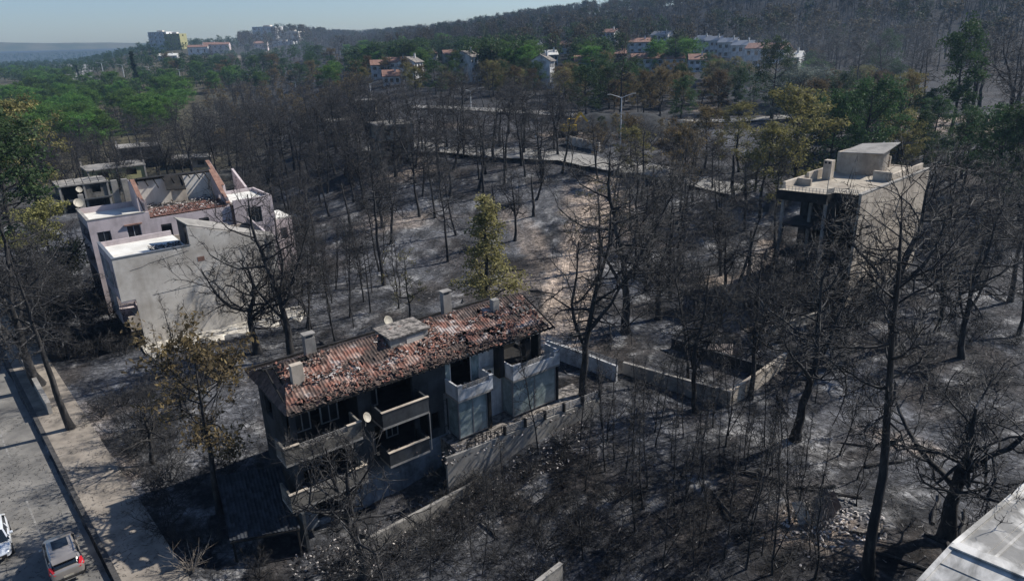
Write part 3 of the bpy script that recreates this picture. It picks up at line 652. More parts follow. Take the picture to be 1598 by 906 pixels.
def dish(parent, p, facing, r=.42, tilt=.5):
    nrm = Vector((math.cos(facing)*math.cos(tilt), math.sin(facing)*math.cos(tilt), math.sin(tilt))); x = nrm.cross(Vector((0, 0, 1))).normalized(); y = nrm.cross(x); c = Vector(p); mb = MB(); vs = [c]; fs = []
    for k in range(1, 4):
        for j in range(20): a = j*math.pi/10; vs.append(c+(x*math.cos(a)+y*math.sin(a))*r*k/3+nrm*(k/3)**2*r*.28)
    for j in range(20):
        j2 = (j+1) % 20; fs.append((0, 1+j, 1+j2))
        for k in range(2): fs.append((1+k*20+j, 1+(k+1)*20+j, 1+(k+1)*20+j2, 1+k*20+j2))
    mb.add(vs, fs); mb.bar(c+nrm*.05-y*r*.8, c+nrm*r*1.1, .025); mb.bar(c-nrm*.02, c-nrm*.15-Vector((0, 0, .6)), .05); mb.add([c+nrm*r*1.1+q for q in (x*.05, y*.05, -x*.05, -y*.05)], [(0, 1, 2, 3)])
    return mb
o = dish(None, (4.75, -.75, 6.7), R(-60), .34).build('satellite_dish', MT['dish'], house)
o = dish(None, (10.0, 5.6, 10.1), R(-70), .4).build('satellite_dish', MT['dish'], house)
# walls
Y0, Y1 = 1.0, 7.4; ZB = -2.4
fh = [(.3, 4.6, 5.3, 7.7), (.3, 4.0, 2.3, 4.7), (.8, 3.6, -.9, 1.7), (5.6, 8.8, 5.3, 7.7), (5.6, 8.8, 2.3, 4.7), (8.6+.6, 9.9, 2.3, 4.4), (10.2, 10.9, 2.6, 4.0), (11.3, 14.2, 5.3, 7.6), (16.6, 20.9, 5.3, 7.5), (16.9, 20.4, 2.1, 4.9), (11.5, 14.0, 2.1, 4.8)]
mb = MB(); mb.wall((.4, Y0), (12.0, Y0), 1.9, 7.9, .25, [h for h in fh if h[1] < 11.5 and h[2] > 1.9]); mb.build('wall', MT['soot'], house)
mb = MB(); mb.wall((.4, Y0-.003), (12.0, Y0-.003), ZB, 1.897, .25, [(.8, 3.6, -.9, 1.7)]); mb.build('wall', MT['bluegrey'], house)
mb = MB(); mb.wall((12.0, Y0), (21.3, Y0), ZB, 7.9, .25, [(h[0]-11.6, h[1]-11.6, h[2], h[3]) for h in fh if h[0] > 11]); mb.build('wall', MT['white'], house)
mb = MB(); mb.wall((21.3, Y0+.253), (21.3, Y1), ZB, 7.9, .25, [(1.0, 3.4, 5.4, 7.4)]); mb.wall((21.047, Y1-.003), (.653, Y1-.003), ZB, 7.9, .25, [(2, 4, 5.5, 7), (7, 9, 5.5, 7), (14, 16, 5.5, 7)]); mb.wall((.4, Y1), (.4, Y0+.253), ZB, 7.9, .25, [(1.2, 2.6, 5.6, 7.0), (4.6, 5.9, 5.3, 7.5)]); mb.build('wall', MT['soot'], house)
mb = MB()
for z in (2.05, 5.1): mb.box(.66, 21.04, Y0+.26, Y1-.26, z-.1, z+.08)
for x in (5.2, 10.6, 16.2): mb.box(x-.1, x+.1, Y0+.27, Y1-.27, ZB, 7.9)
mb.box(.66, 21.04, 4.4, 4.6, ZB, 7.88); mb.build('floor_slab', MT['black'], house)
for x0, x1, z0, z1 in ((1.0, 2.2, 5.3, 7.5), (2.9, 4.2, 5.3, 7.6), (1.2, 2.6, 2.3, 4.5), (6.0, 7.2, 5.3, 7.5), (7.6, 8.6, 2.3, 4.5)):
    window(house, (x0, 2.6), (x1, 2.6), z0, z1, .05, 1, 'concrete', 'black', 'burnt_window', .09)
# balconies
def balcony(x0, x1, zt, depth_y, mat, pan=1.05, side=True, rail=None, slab='concrete', thick=.14):
    y0 = depth_y; o_ = MB(); o_.box(x0, x1, y0, Y0-.004, zt-pan-.18, zt-pan); bal = o_.build('balcony', MT[slab], house, bevel=.01)
    p = MB(); lo = zt-pan+.002
    if rail:                                    # parapet lower in the middle with a railing over it
        a, b = rail; p.box(x0, a, y0-.003, y0+thick, lo, zt); p.box(b, x1, y0-.003, y0+thick, lo, zt); p.box(a+.002, b-.002, y0-.003, y0+thick, lo, zt-.38)
        railing(MB(), (a, y0+.07, zt-.38), (b, y0+.07, zt-.38), .36, 4, 5, .035).build('railing', MT['rail'], bal)
    else: p.box(x0, x1, y0-.003, y0+thick, lo, zt)
    if side: p.box(x0-.003, x0+thick, y0+thick+.003, Y0-.006, lo, zt-.003); p.box(x1-thick, x1+.003, y0+thick+.003, Y0-.006, lo, zt-.003)
    p.build('parapet', MT[mat], bal, bevel=.012)
    c = MB(); c.box(x0-.04, x1+.04, y0-.045, y0+thick+.03, zt+.003, zt+.05) if not rail else (c.box(x0-.04, rail[0], y0-.045, y0+thick+.03, zt+.003, zt+.05), c.box(rail[1], x1+.04, y0-.045, y0+thick+.03, zt+.003, zt+.05))
    c.build('coping', MT['white' if mat == 'white' else 'beige'], bal); return bal
balcony(-.8, 4.4, 6.5, -.7, 'sootconc', 1.15, rail=(0.2, 3.4)); balcony(-.9, 4.4, 3.2, -.8, 'sootconc', 1.15, rail=(.3, 3.2))
balcony(5.9, 9.5, 6.5, -.7, 'soot', 1.1); balcony(6.2, 9.4, 3.2, -.6, 'soot', 1.0)
balcony(11.9, 15.0, 6.45, -.75, 'white', 1.15, rail=(12.3, 14.7)); balcony(16.9, 21.6, 6.45, -.75, 'white', 1.2, rail=(17.7, 21.0))
# glazed bays under the right-hand balconies
for x0, x1 in ((12.0, 14.6), (17.0, 21.4)):
    window(house, (x0, -.5), (x1, -.5), 1.95, 5.05, .05, 1, 'metal', 'oldglass', 'glazed_bay', .1); window(house, (x0+.05, Y0), (x0+.05, -.4), 1.95, 5.05, .02, 0, 'metal', 'oldglass', 'glazed_bay', .1)
mb = MB(); mb.box(14.62, 14.9, -.6, .99, 1.9, 5.08); mb.box(21.42, 21.6, -.6, .99, 1.9, 5.02); mb.build('pillar', MT['black'], house)
window(house, (11.6, Y0), (12.5, Y0), 5.3, 7.6, .1, 0, 'white', 'oldglass'); window(house, (14.2-.05, Y0), (15.0, Y0), 5.3, 7.6, -.06, 0, 'white', 'oldglass')
for x in (16.3, 18.9): mb = MB(); mb.box(x, x+.5, .2, .9, 5.3, 7.85); mb.build('pillar', MT['black'], house)
mb = MB(); mb.box(15.25, 15.95, -.02+.45, .98, 5.75, 6.3); o = mb.build('air_conditioner', MT['dish'], house, bevel=.03)
g = MB(); g.tube([(15.5, .44, 6.02), (15.5, .41, 6.02)], .2, 16); g.build('fan_grille', MT['black'], o)
mb = MB()
for q in ((9.55, -.6, 2.2, 9.55, -.6, 5.2), (9.55, -.6, 5.2, 8.6, -.6, 5.2)): mb.bar(q[:3], q[3:], .05)
mb.build('bent_frame', MT['rail'], house)
# burnt debris on balconies
def sh_bal(rr):
    q = [(0, 4.3, 5.4), (6, 9.4, 5.45), (12, 14.9, 5.35), (17, 21.4, 5.35), (0, 4.2, 2.1), (6.4, 9.3, 2.3)][rr.integers(6)]
    return (rr.uniform(q[0], q[1]), rr.uniform(-.5, .9), q[2]+rr.uniform(0, .25)), (CHAR*rr.uniform(.5, 2) if rr.random() < .8 else ASHC*rr.uniform(.5, 1.2))
tag(shards('debris', house, 900, sh_bal, 74, (.5, .12)), kind='stuff')
# tiled side canopy, lower left
cn = MB(); 
can = grid_roof('side_canopy', house, (-4.6, .4, .9), (0, 5.8, 0) and (3.9, -1.6, 0), (1.0, 5.6, 1.3), 90, 40, .36, lambda a, b, j: np.ones(a.shape+(3,))*np.array([.03, .034, .04])*(.6+.9*j[..., None]))
mb = MB(); mb.bar((-4.4, .6, -2.2), (-4.4, .6, .85), .12); mb.bar((-.8, -1.0, -2.2), (-.8, -1.0, .85), .12); mb.bar((-4.6, .38, .8), (-.75, -1.2, .8), .08, .14); mb.build('canopy_frame', MT['black'], house)
mb = MB(); mb.wall((-.2, -1.0), (-.2, Y0), -2.2, 1.7, .2); mb.build('wall', MT['soot'], house)
# terrace in front of the right half, its wall and fence
TZ = 1.75
def TW(x, y, z=0): q = HA+HU*x+HV*y; return (q[0], q[1], z)
ter = empty('garden_terrace', (HA[0], HA[1], 0), hz, 'raised terrace with low concrete wall and slatted railing in front of the glazed bays', 'terrace')
mb = MB(); mb.hexa([(11.2, -1.9, -2), (23.6, -2.5, -2), (24.6, 1, -2), (11.2, 1, -2)], [(11.2, -1.9, TZ), (23.6, -2.5, TZ), (24.6, 1, TZ), (11.2, 1, TZ)]); mb.build('platform', MT['rubble'], ter)
mb = MB(); mb.wall((9.8, -2.15), (24.3, -2.78), -2, TZ+.35, .22); mb.build('retaining_wall', MT['concrete'], ter)
mb = railing(MB(), (14.8, -2.26, TZ+.36), (24.2, -2.66, TZ+.36), .62, 5, 6, .06); mb.build('railing', MT['rail'], ter)
mb = MB()
for k in range(6): x = 14.8+k*9.4/5; mb.box(x-.07, x+.07, -2.36-.043*(x-14.8)-.09, -2.2-.043*(x-14.8), TZ+.36, TZ+1.1)
mb.build('post', MT['black'], ter)
railing(MB(), (11.6, -2.1, TZ+.36), (14.6, -2.24, TZ+.36), .75, 2, 9, .035).build('railing', MT['black'], ter)
# lower front garden walls, left half
for i, (a, b, z0, z1, lab, m) in enumerate([((1.5, -3.6), (11.5, -2.9), -2.6, -.3, 'cracked concrete garden wall below the sooty balconies', 'concrete'), ((-1.5, -6.6), (9.5, -6.0), -3, -1.2, 'long blackened block wall at the foot of the front garden', 'concrete')]):
    mb = MB(); p, q = TW(*a), TW(*b); mb.wall(p, q, z0-.6, z1, .25); o = mb.build('garden_wall', MT[m]); tag(o, lab, 'wall')
mb = MB(); mb.wall(TW(-5.5, -3.0), TW(-1.2, -7.2), -2.6, -.1, .2); tag(mb.build('garden_wall', MT['white']), 'pale leaning garden wall left of the burnt house front', 'wall')
def sh_g(rr):
    x = rr.uniform(-2, 22); y = rr.uniform(-6, -.9); q = TW(x, y); z = float(H(q[0], q[1])) if y < -2.8 or x < 9.6 else TZ+.02
    return (q[0], q[1], z+rr.uniform(0, .15)), (CHAR*rr.uniform(.5, 2) if rr.random() < .6 else ASHC*rr.uniform(.4, 1.3))
tag(shards('rubble', None, 1500, sh_g, 76, (.22, .12)), 'broken plaster and charred debris strewn in front of the burnt house', 'rubble', kind='stuff')

# garden of the neighbouring plot: walls
def gwall(px, z, h, lab, m, name='garden_wall', th=.22, cop=None):
    pts = [P(x, y, z) for x, y in px]
    root = empty(name, (pts[0][0], pts[0][1], 0), 0, lab, 'wall'); o0 = pts[0]; mb = MB(); cb = MB()
    for a, b in zip(pts[:-1], pts[1:]):
        a2 = (a[0]-o0[0], a[1]-o0[1]); b2 = (b[0]-o0[0], b[1]-o0[1]); g = min(float(H(a[0], a[1])), float(H(b[0], b[1])))-.6; d = unit(np.array(b2)-np.array(a2)); mb.wall(a2, b2, g, z, th)
        n = np.array([-d[1], d[0]]); q = [np.array(a2)-n*.04, np.array(b2)-n*.04, np.array(b2)+n*(th+.04), np.array(a2)+n*(th+.04)]
        cb.hexa([(*k, z+.003) for k in q], [(*k, z+.07) for k in q])
    mb.build('wall_face', MT[m], root); cb.build('coping', MT[cop or m], root); return root, pts
gw, gp = gwall([(852, 532), (900, 548), (962, 572)], 1.9, 1.6, 'white rendered boundary wall with railing right of the burnt house', 'white')
a, b, o0 = gp[0], gp[-1], gp[0]
railing(MB(), (0, -.05, 1.98), (b[0]-o0[0], b[1]-o0[1], 1.98), .55, 4, 9, .045).build('railing', MT['metal'], gw)
gwall([(972, 566), (1050, 588), (1140, 612)], 1.3, 1, 'grey concrete plot wall running to the corner in the clearing', 'concrete')
gwall([(1141, 611), (1185, 582), (1228, 552)], 1.3, 1, 'beige stepped plot wall rising away from the corner in the clearing', 'beige')
gwall([(1048, 528), (1110, 548), (1195, 572)], .9, .8, 'low sooty wall across the burnt garden plot', 'soot')
gwall([(820, 925), (878, 880)], -.3, 1.5, 'broken block wall stub among saplings at the bottom edge', 'concrete')
gwall([(1045, 640), (1100, 655)][:0] or [(1180, 520), (1300, 480)], .8, .6, 'low rubble wall below the beige house', 'concrete')
gwall([(78, 628), (62, 600), (40, 560)], 1.1, 1, 'low pale street wall with squared end post beside the pavement', 'concrete', th=.3)
gwall([(60, 600), (120, 585), (215, 540)][:0] or [(200, 500), (130, 512), (60, 520)], 1.5, 1.4, 'dark garden wall in front of the pink house', 'soot')

# ------------------------------------------------------------------ grey and pink terraced house, left
LK = P(174, 405, 9.85); la = R(37.8); lh = empty('terraced_house', (LK[0], LK[1], 0), la, 'grey and pink terraced house with flat white roof terraces and burnt out attic', 'house')
mb = MB()   # near unit, long blind side wall facing the camera
mb.wall((0, 0), (7.5, 0), 5.25, 9.85, .25); mb.wall((7.5, 0), (16.5, 0), 5.25, 11.9, .25, rake=-2.9)
mb.wall((1.35, 0.002), (16.5, 0.002), -1.5, 5.247, .25); mb.build('wall', MT['greyplaster'], lh)
mb = MB(); mb.wall((0, 8.3), (0, .253), 8.9, 9.85, .25); mb.wall((7.5, 8.3), (.25, 8.3), 5.25, 9.85, .25)
mb.wall((16.5, .253), (16.5, 8.3), -1.5, 9.0, .25, [(2, 3.4, 6, 7.3), (5, 6.4, 6, 7.3)], rake=.9)
mb.box(0.02, 1.3, 0.03, .2, 5.05, 5.245); mb.wall((2.2, 8.3), (2.2, .253), -1.5, 8.9, .25, [(1, 2.4, 6.2, 8.3), (4.6, 7, 5.4, 8.0), (4.6, 7, 2.4, 4.6), (1, 2.5, 2.4, 4.6)]); mb.build('wall', MT['pink'], lh)
mb = MB(); mb.wall((7.72, 5.2), (7.72, .26), 6.4, 11.9, .2, [(2.6, 3.6, 9.4, 11.4)]); mb.build('wall', MT['soot'], lh)
mb = MB(); mb.box(.26, 7.6, .26, 8.27, 9.05, 9.3); mb.build('roof_terrace', MT['roofwhite'], lh)
mb = MB(); mb.box(-.04, 7.6, -.05, .28, 9.855, 9.93); mb.box(-.05, .28, .285, 8.33, 9.857, 9.93); mb.build('coping', MT['metal'], lh)
mb = MB(); mb.hexa([(7.6, .1, 11.93), (12.2, .1, 10.45), (12.2, 2.0, 10.9), (6.9, 2.4, 12.5)], [(7.6, .1, 12.05), (12.2, .1, 10.57), (12.2, 2.0, 11.02), (6.9, 2.4, 12.62)])
mb.hexa([(12.25, .05, 10.4), (16.6, .05, 9.0), (16.6, 1.2, 9.25), (12.25, 1.6, 10.7)], [(12.25, .05, 10.5), (16.6, .05, 9.1), (16.6, 1.2, 9.35), (12.25, 1.6, 10.8)]); mb.build('roof', MT['concrete'], lh)
mb = MB(); mb.box(7.95, 16.4, .27, 8.2, 6.2, 6.4); mb.build('floor_slab', MT['rubble'], lh)
mb = MB(); mb.wall((16.4, 8.3), (7.5, 8.3), -1.5, 9.2, .25, [(2, 3.4, 6.6, 8.2), (5.5, 6.9, 6.6, 8.2)]); mb.build('wall', MT['beige'], lh)
for pl in ([(1.4, 8.35), (2.6, 8.5), (3.3, 8.75), (4.6, 8.9), (5.9, 9.1), (7.3, 9.3)], [(8.6, 6.6), (9.4, 5.9), (9.2, 5.2), (10.1, 4.3)], [(3.0, 5.3), (6.5, 5.36), (11, 5.28)], [(12.5, 8.6), (12.9, 7.2), (12.6, 6.1)]):
    mb = MB()
    for a, b in zip(pl[:-1], pl[1:]): mb.bar((a[0], -.002, a[1]), (b[0], -.002, b[1]), .035, .02)
    mb.build('crack', MT['black'], lh)
mb = MB(); mb.tube([(15.9, -.09, 9.3), (15.9, -.09, 5), (15.9, -.09, .2)], .06, 8); mb.build('drain_pipe', MT['metal'], lh)
# balconies of the street front of the near unit
for z in (5.3, 2.2): mb = MB(); mb.box(-.0, 2.2, 2.6, 8.2, z-.15, z); mb.box(-.02, .1, 2.6, 8.2, z+.003, z+.75); b_ = mb.build('balcony', MT['pink'], lh); railing(MB(), (.04, 2.7, z+.76), (.04, 8.1, z+.76), .3, 2, 6, .04).build('railing', MT['rail'], b_)
mb = MB(); mb.box(-.01, .3, 5.4, 5.7, 2.2, 8.88); mb.box(-.01, .25, 8.0, 8.25, 2.2, 8.88); mb.build('pillar', MT['white'], lh)
mb = MB(); mb.wall((0, 2.5), (0, .253), 5.3, 8.88, .2, [(.5, 1.6, 6.3, 8.2)]); mb.build('wall', MT['pink'], lh)
window(lh, (0, 2.0), (0, .9), 6.3, 8.2, .08, 1, 'metal'); mb = MB(); mb.box(1.0, 1.34, .0, 2.4, 3.5, 3.65); mb.box(.3, 1.36, .01, .2, 1.9, 3.5); mb.build('porch', MT['beige'], lh)
mb = MB(); mb.box(8.0, 8.7, -.02, 0.0, 7.9, 8.4); mb.build('exposed_brick', MT['terracotta'], lh)
# middle unit: terrace, burnt attic with raked party walls
mb = MB(); mb.wall((0, 13), (6.5, 13), -1.5, 11.4, .25, [(.7, 2.1, 8.2, 9.9), (3.8, 5.3, 8.3, 10.1)]); mb.wall((6.5, 13), (15.9, 13), -1.5, 10.5, .25, [(1.0, 2.2, 7.9, 9.6), (5.4, 6.6, 8.4, 9.6)])
mb.wall((0, 21), (0, 13.253), 10.3, 11.4, .25); mb.wall((2.0, 21), (2.0, 13.253), -1.5, 10.3, .25, [(1, 2.5, 7.6, 9.8), (4.5, 6.5, 7.6, 9.8)])
mb.wall((15.9, 13.253), (15.9, 21), -1.5, 8.9, .25); mb.wall((15.6, 21), (0.003, 21), -1.5, 11.4, .25); mb.build('wall', MT['pink'], lh)
mb = MB(); mb.box(.26, 6.2, 13.26, 20.98, 10.4, 10.75); mb.build('roof_terrace', MT['roofwhite'], lh); mb = MB(); mb.box(6.55, 15.58, 13.26, 20.98, 9.3, 9.6); mb.build('floor_slab', MT['rubble'], lh)
mb = MB(); mb.wall((.2, 20), (2.0, 20), 4.9, 5.1, 1); mb.box(.0, 2.2, 13.3, 20.8, 4.9, 5.1); mb.box(.0, 2.2, 13.3, 20.8, 7.4, 7.6); mb.box(-.02, .1, 13.3, 20.8, 7.603, 8.4); mb.build('balcony', MT['pink'], lh)
def rake_wall(x, ya, yb, za, zb, z0, m, th=.3, door=None):
    mb = MB(); mb.wall((x, yb), (x, ya), z0, zb, th, door or [], rake=za-zb); return mb.build('wall', MT[m], lh)
rake_wall(6.2, 13.26, 18.6, 10.75, 14.3, 9.0, 'pink', door=[(1.4, 2.2, 10.76, 12.6)]); rake_wall(15.6, 13.26, 18.6, 10.75, 14.3, 8.9, 'pink', door=[(2.2, 3.0, 9.7, 11.6)])
for x in (6.1, 15.5):
    mb = MB(); mb.hexa([(x, 13.1, 10.85), (x+.5, 13.1, 10.85), (x+.5, 18.6, 14.35), (x, 18.6, 14.35)], [(x, 13.1, 11.0), (x+.5, 13.1, 11.0), (x+.5, 18.6, 14.5), (x, 18.6, 14.5)]); mb.build('tile_edge', MT['terracotta'], lh)
mb = MB(); mb.wall((15.5, 18.85), (6.25, 18.85), 9.3, 14.1, .25, [(3.6, 4.6, 9.7, 11.6)]); mb.build('wall', MT['greyplaster'], lh)
mb = MB(); mb.wall((6.2, 21.0), (6.2, 18.62), 10.4, 14.1, .25); mb.build('wall', MT['pink'], lh)
grid_roof('attic_floor', lh, (6.6, 13.05, 10.6), (8.9, 0, 0), (0, 3.0, .5), 150, 20, .36, lambda a, b, j: (np.array([.13, .06, .045])+0*j[..., None])*(.5+.9*j[..., None])+.02)
mb = MB(); mb.hexa([(9.6, 16.6, 12.9), (11.9, 16.6, 12.7), (12.2, 18.8, 14.2), (10.0, 18.8, 14.3)], [(9.6, 16.6, 13.02), (11.9, 16.6, 12.82), (12.2, 18.8, 14.32), (10.0, 18.8, 14.42)]); mb.build('collapsed_roof', MT['black'], lh)
mb = MB(); mb.wall((10.2, 17.0), (12.0, 17.0), 9.8, 12.7, .2); mb.build('wall', MT['beige'], lh)
mb = MB()
for k in range(9): mb.bar((6.7+k*1.02, 18.7, 14.25), (6.8+k*1.02, 18.0-(k % 3)*.5, 13.85-(k % 3)*.25), .1, .14)
mb.box(6.2, 15.9, 18.7, 20.0, 14.15, 14.33); mb.box(6.9, 10, 18.2, 19.1, 14.4, 14.5); mb.build('roof_frame', MT['black'], lh)
mb = MB(); mb.box(6.6, 15.55, 16.1, 18.55, 10.5, 11.0); mb.build('floor_slab', MT['rubble'], lh)
def sh_at(rr): q = rr.uniform(13.4, 18.4); return (rr.uniform(6.7, 15.4), q, (10.75 if q < 16 else 11.05)+(q-13.4)*.05*(q < 16)*2+rr.uniform(0, .3)), (ASHC*rr.uniform(.4, 1.5) if rr.random() < .4 else CHAR)
tag(shards('debris', lh, 600, sh_at, 78, (.26, .13)), kind='stuff')
def sh_t(rr): return ((rr.uniform(4.2, 7.3), rr.uniform(.9, 4.4)**1.0, 9.33+rr.uniform(0, .12))), (ASHC*rr.uniform(.5, 1.5) if rr.random() < .4 else CHAR)
tag(shards('debris', lh, 420, sh_t, 79, (.24, .12)), kind='stuff')
window(lh, (.7, 13), (2.1, 13), 8.2, 9.9, .1, 1, 'metal'); window(lh, (3.8, 13), (5.3, 13), 8.3, 10.1, .1, 1, 'white'); mb = MB(); mb.box(3.6, 5.5, 12.8, 12.99, 10.12, 10.26); mb.build('lintel', MT['terracotta'], lh)
mb = MB(); mb.box(-.05, 6.1, 12.95, 13.28, 11.403, 11.47); mb.box(-.05, .29, 13.285, 21.1, 11.404, 11.47); mb.build('coping', MT['concrete'], lh)
# right unit
mb = MB(); mb.wall((16.2, 12.6), (21.2, 12.6), -1.5, 11.2, .25, [(1.6, 3.4, 7.9, 10.0)]); mb.wall((21.2, 12.853), (21.2, 19.5), -1.5, 11.2, .25, [(1, 2.4, 7.8, 9.4), (4, 5.4, 7.8, 9.4)]); mb.wall((20.947, 19.497), (16.2, 19.497), -1.5, 11.2, .25)
mb.wall((21.45, 14.2), (24.0, 14.2), -1.5, 7.4, .25, [(.8, 1.8, 4.6, 6.2)]); mb.wall((24.0, 14.453), (24.0, 19), -1.5, 7.4, .25); mb.build('wall', MT['pink'], lh)
mb = MB(); mb.box(16.3, 20.94, 12.86, 19.2, 10.5, 10.8); mb.box(21.2, 24, 14.2, 19, 7.41, 7.6); mb.build('roof_terrace', MT['roofwhite'], lh)
window(lh, (17.8, 12.6), (19.6, 12.6), 7.9, 10.0, .1, 1, 'metal')
mb = MB(); mb.wall((17.2, 25), (17.2, 19.6), 8.5, 14.6, .3, rake=-2.6); mb.wall((20.2, 25), (20.2, 20), 8.5, 13.2, .3, rake=-1.9); mb.build('wall', MT['pink'], lh)
mb = MB(); mb.hexa([(16.9, 19.5, 12.05), (17.4, 19.5, 12.05), (17.4, 25, 14.65), (16.9, 25, 14.65)], [(16.9, 19.5, 12.17), (17.4, 19.5, 12.17), (17.4, 25, 14.77), (16.9, 25, 14.77)]); mb.build('tile_edge', MT['terracotta'], lh)
d_ = dish(None, (.3, 20.3, 12.2), R(-75), .55).build('satellite_dish', MT['dish'], lh); d_ = dish(None, (1.2, 25, 13.0), R(-75), .38).build('satellite_dish', MT['dish'], lh)
mb = MB(); mb.box(.9, 1.5, 24.7, 25.3, -1, 12.4); mb.build('chimney', MT['concrete'], lh)
for x in (4.4, 5.6): mb = MB(); mb.box(x, x+.7, 21.3, 21.9, -1, 14.2); mb.build('chimney', MT['concrete'], lh)
# pale broken paving along the blind wall
V = []; F = []; n = 40
for i in range(n+1):
    for j in range(9):
        x = .8+17.5*i/n; y = -.05-(3.4+1.2*math.sin(i*.9)+.6*math.sin(i*2.3))*j/8; q = LK[:2]+np.array([math.cos(la)*x-math.sin(la)*y, math.sin(la)*x+math.cos(la)*y]); V.append((q[0], q[1], float(H(q[0], q[1]))+.06+.12*float(vn(x*1.5, y*1.5, 3))*(j < 8)-(.2 if j == 8 else 0)))
for i in range(n):
    for j in range(8): a = i*9+j; F.append((a, a+9, a+10, a+1))
o = link('pale_paving', mesh_np('pale_paving', V, [np.array(F)[:, ::-1]], noisy('pale_rubble', [(.36, (.06,.058,.055)), (.44, (.36,.33,.28)), (.6, (.62,.58,.5)), (.8, (.72,.69,.63))], 1.1, .95, 0, .6, 7, detail=10, dist=.8))); o['kind'] = 'structure'

# ------------------------------------------------------------------ beige house, right
BK = np.array([38.13, 73.5]); ba = R(42); bh = empty('beige_house', (BK[0], BK[1], 0), ba, 'tall beige house with bare blind side wall, flat roof and small rooftop hut', 'house'); BL = 20.5
mb = MB(); mb.wall((0, 0), (BL, 0), -1.5, 12.9, .3); mb.wall((BL, .303), (BL, 7.8), -1.5, 12.9, .3, [(1.2, 2.6, 8.5, 10), (4.5, 6, 8.5, 10)]); mb.build('wall', MT['beige'], bh)
mb = MB(); mb.wall((BL-.303, 7.8), (2.6, 7.8), -1.5, 12.7, .3, [(3, 4.6, 9, 10.4), (9, 10.6, 9, 10.4)]); mb.wall((2.6, 7.8), (2.6, .303), -1.5, 12.5, .3, [(.8, 3.0, 9.4, 11.8), (4.2, 6.6, 9.4, 11.8), (.8, 3.0, 5.6, 8.0), (4.2, 6.6, 5.6, 8.0), (1, 3, 1.6, 4)]); mb.build('wall', MT['soot'], bh)  # set-back front wall coloured dark: its shade is put into the plaster
mb = MB(); mb.hexa([(.02, .31, 12.1), (BL-.31, .31, 12.1), (BL-.31, 8.2, 12.1), (-2.8, 8.2, 12.1), (-1.8, 3, 12.1), (-.3, 2.8, 12.1)], [(.02, .31, 12.8), (BL-.31, .31, 12.8), (BL-.31, 8.2, 12.8), (-2.8, 8.2, 12.8), (-1.8, 3, 12.8), (-.3, 2.8, 12.8)]); mb.build('roof_slab', [MT['paletop']], bh)
mb = MB()
for a, b in (((-2.82, 8.25), (-1.83, 2.96)), ((-1.83, 2.96), (-.33, 2.76)), ((-.33, 2.76), (-.01, .28))): mb.wall((a[0], a[1]), (b[0], b[1]), 11.7, 12.82, -.06)
mb.build('fascia', MT['black'], bh)
mb = MB()
for a, b in (((-2.75, 8.1), (-1.75, 3.05)), ((-1.75, 3.05), (-.25, 2.9)), ((-.25, 2.9), (.1, .4))): railing(mb, (*a, 12.8), (*b, 12.8), .5, 2, 14, .035)
mb.build('railing', MT['rail'], bh)
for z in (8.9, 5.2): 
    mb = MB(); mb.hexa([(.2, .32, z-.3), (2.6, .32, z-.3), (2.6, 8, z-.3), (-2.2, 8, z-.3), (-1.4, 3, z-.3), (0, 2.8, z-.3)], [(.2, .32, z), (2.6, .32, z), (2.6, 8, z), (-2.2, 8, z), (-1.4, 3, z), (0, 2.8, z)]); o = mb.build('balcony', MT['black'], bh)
mb = MB()
for q in ((-2.1, 7.7), (-1.3, 3.2), (.2, 5.5)): mb.bar((*q, -1), (*q, 12.1), .3)
mb.build('pillar', MT['concrete'], bh)
for q in ((-1.6, 3.4, 7.9, 8.2, 13.55), (3.402, 8.4, 7.6, 7.9, 13.9), (1.2, 1.5, 6.3, 7.88, 13.6), (15.0, 18.698, 7.7, 7.95, 14.2), (18.7, 19, 4.2, 7.69, 14.2), (9.602, 19.8, .6, .85, 13.6), (9.3, 9.6, .5, 2.6, 13.9)): mb = MB(); mb.box(q[0], q[1], q[2], q[3], 12.81, q[4]); mb.build('parapet', MT['beige'], bh)
mb = MB(); mb.box(-.2, BL+.05, -.05, .35, 12.905, 13.0); mb.build('coping', MT['concrete'], bh)
mb = MB(); mb.box(6.0, 6.9, 6.2, 7.2, 12.81, 15.1); o = mb.build('chimney', MT['beige'], bh, bevel=.02); c = MB(); c.box(5.98, 6.02, 6.35, 6.6, 14.7, 14.95); c.box(5.98, 6.02, 6.8, 7.05, 14.7, 14.95); c.build('vent', MT['black'], o)
pts = []
for k in range(9): a = R(200+k*70/8); pts.append((14.3+3.7*math.cos(a), 6.4+3.5*math.sin(a)))
mb = MB()
for a, b in zip(pts[:-1], pts[1:]): mb.wall(a, b, 12.81, 15.45, .2)
mb.wall(pts[-1], (14.3, 7.5), 12.81, 15.6, .2, [(.3, 1.2, 12.82, 14.9)]); mb.wall((14.5, 7.7), (10.85, 7.7), 12.81, 15.45, .2); mb.wall((10.8, 7.65), pts[0], 12.81, 15.45, .2); mb.build('roof_hut', MT['beige'], bh)
mb = MB(); mb.hexa([(10.1, 7.0, 15.46), (11.6, 2.6, 15.5), (16.6, 2.6, 16.3), (16.2, 7.0, 15.8)], [(10.1, 7.0, 15.56), (11.6, 2.6, 15.6), (16.6, 2.6, 16.4), (16.2, 7.0, 15.9)]); mb.build('hut_roof', MT['concrete'], bh)
mb = MB(); mb.bar((-.9, 3.4, 12.8), (-.9, 3.4, 14.6), .06); mb.bar((-1.2, 3.2, 14.5), (-.6, 3.6, 14.5), .03); mb.build('aerial', MT['metal'], bh)

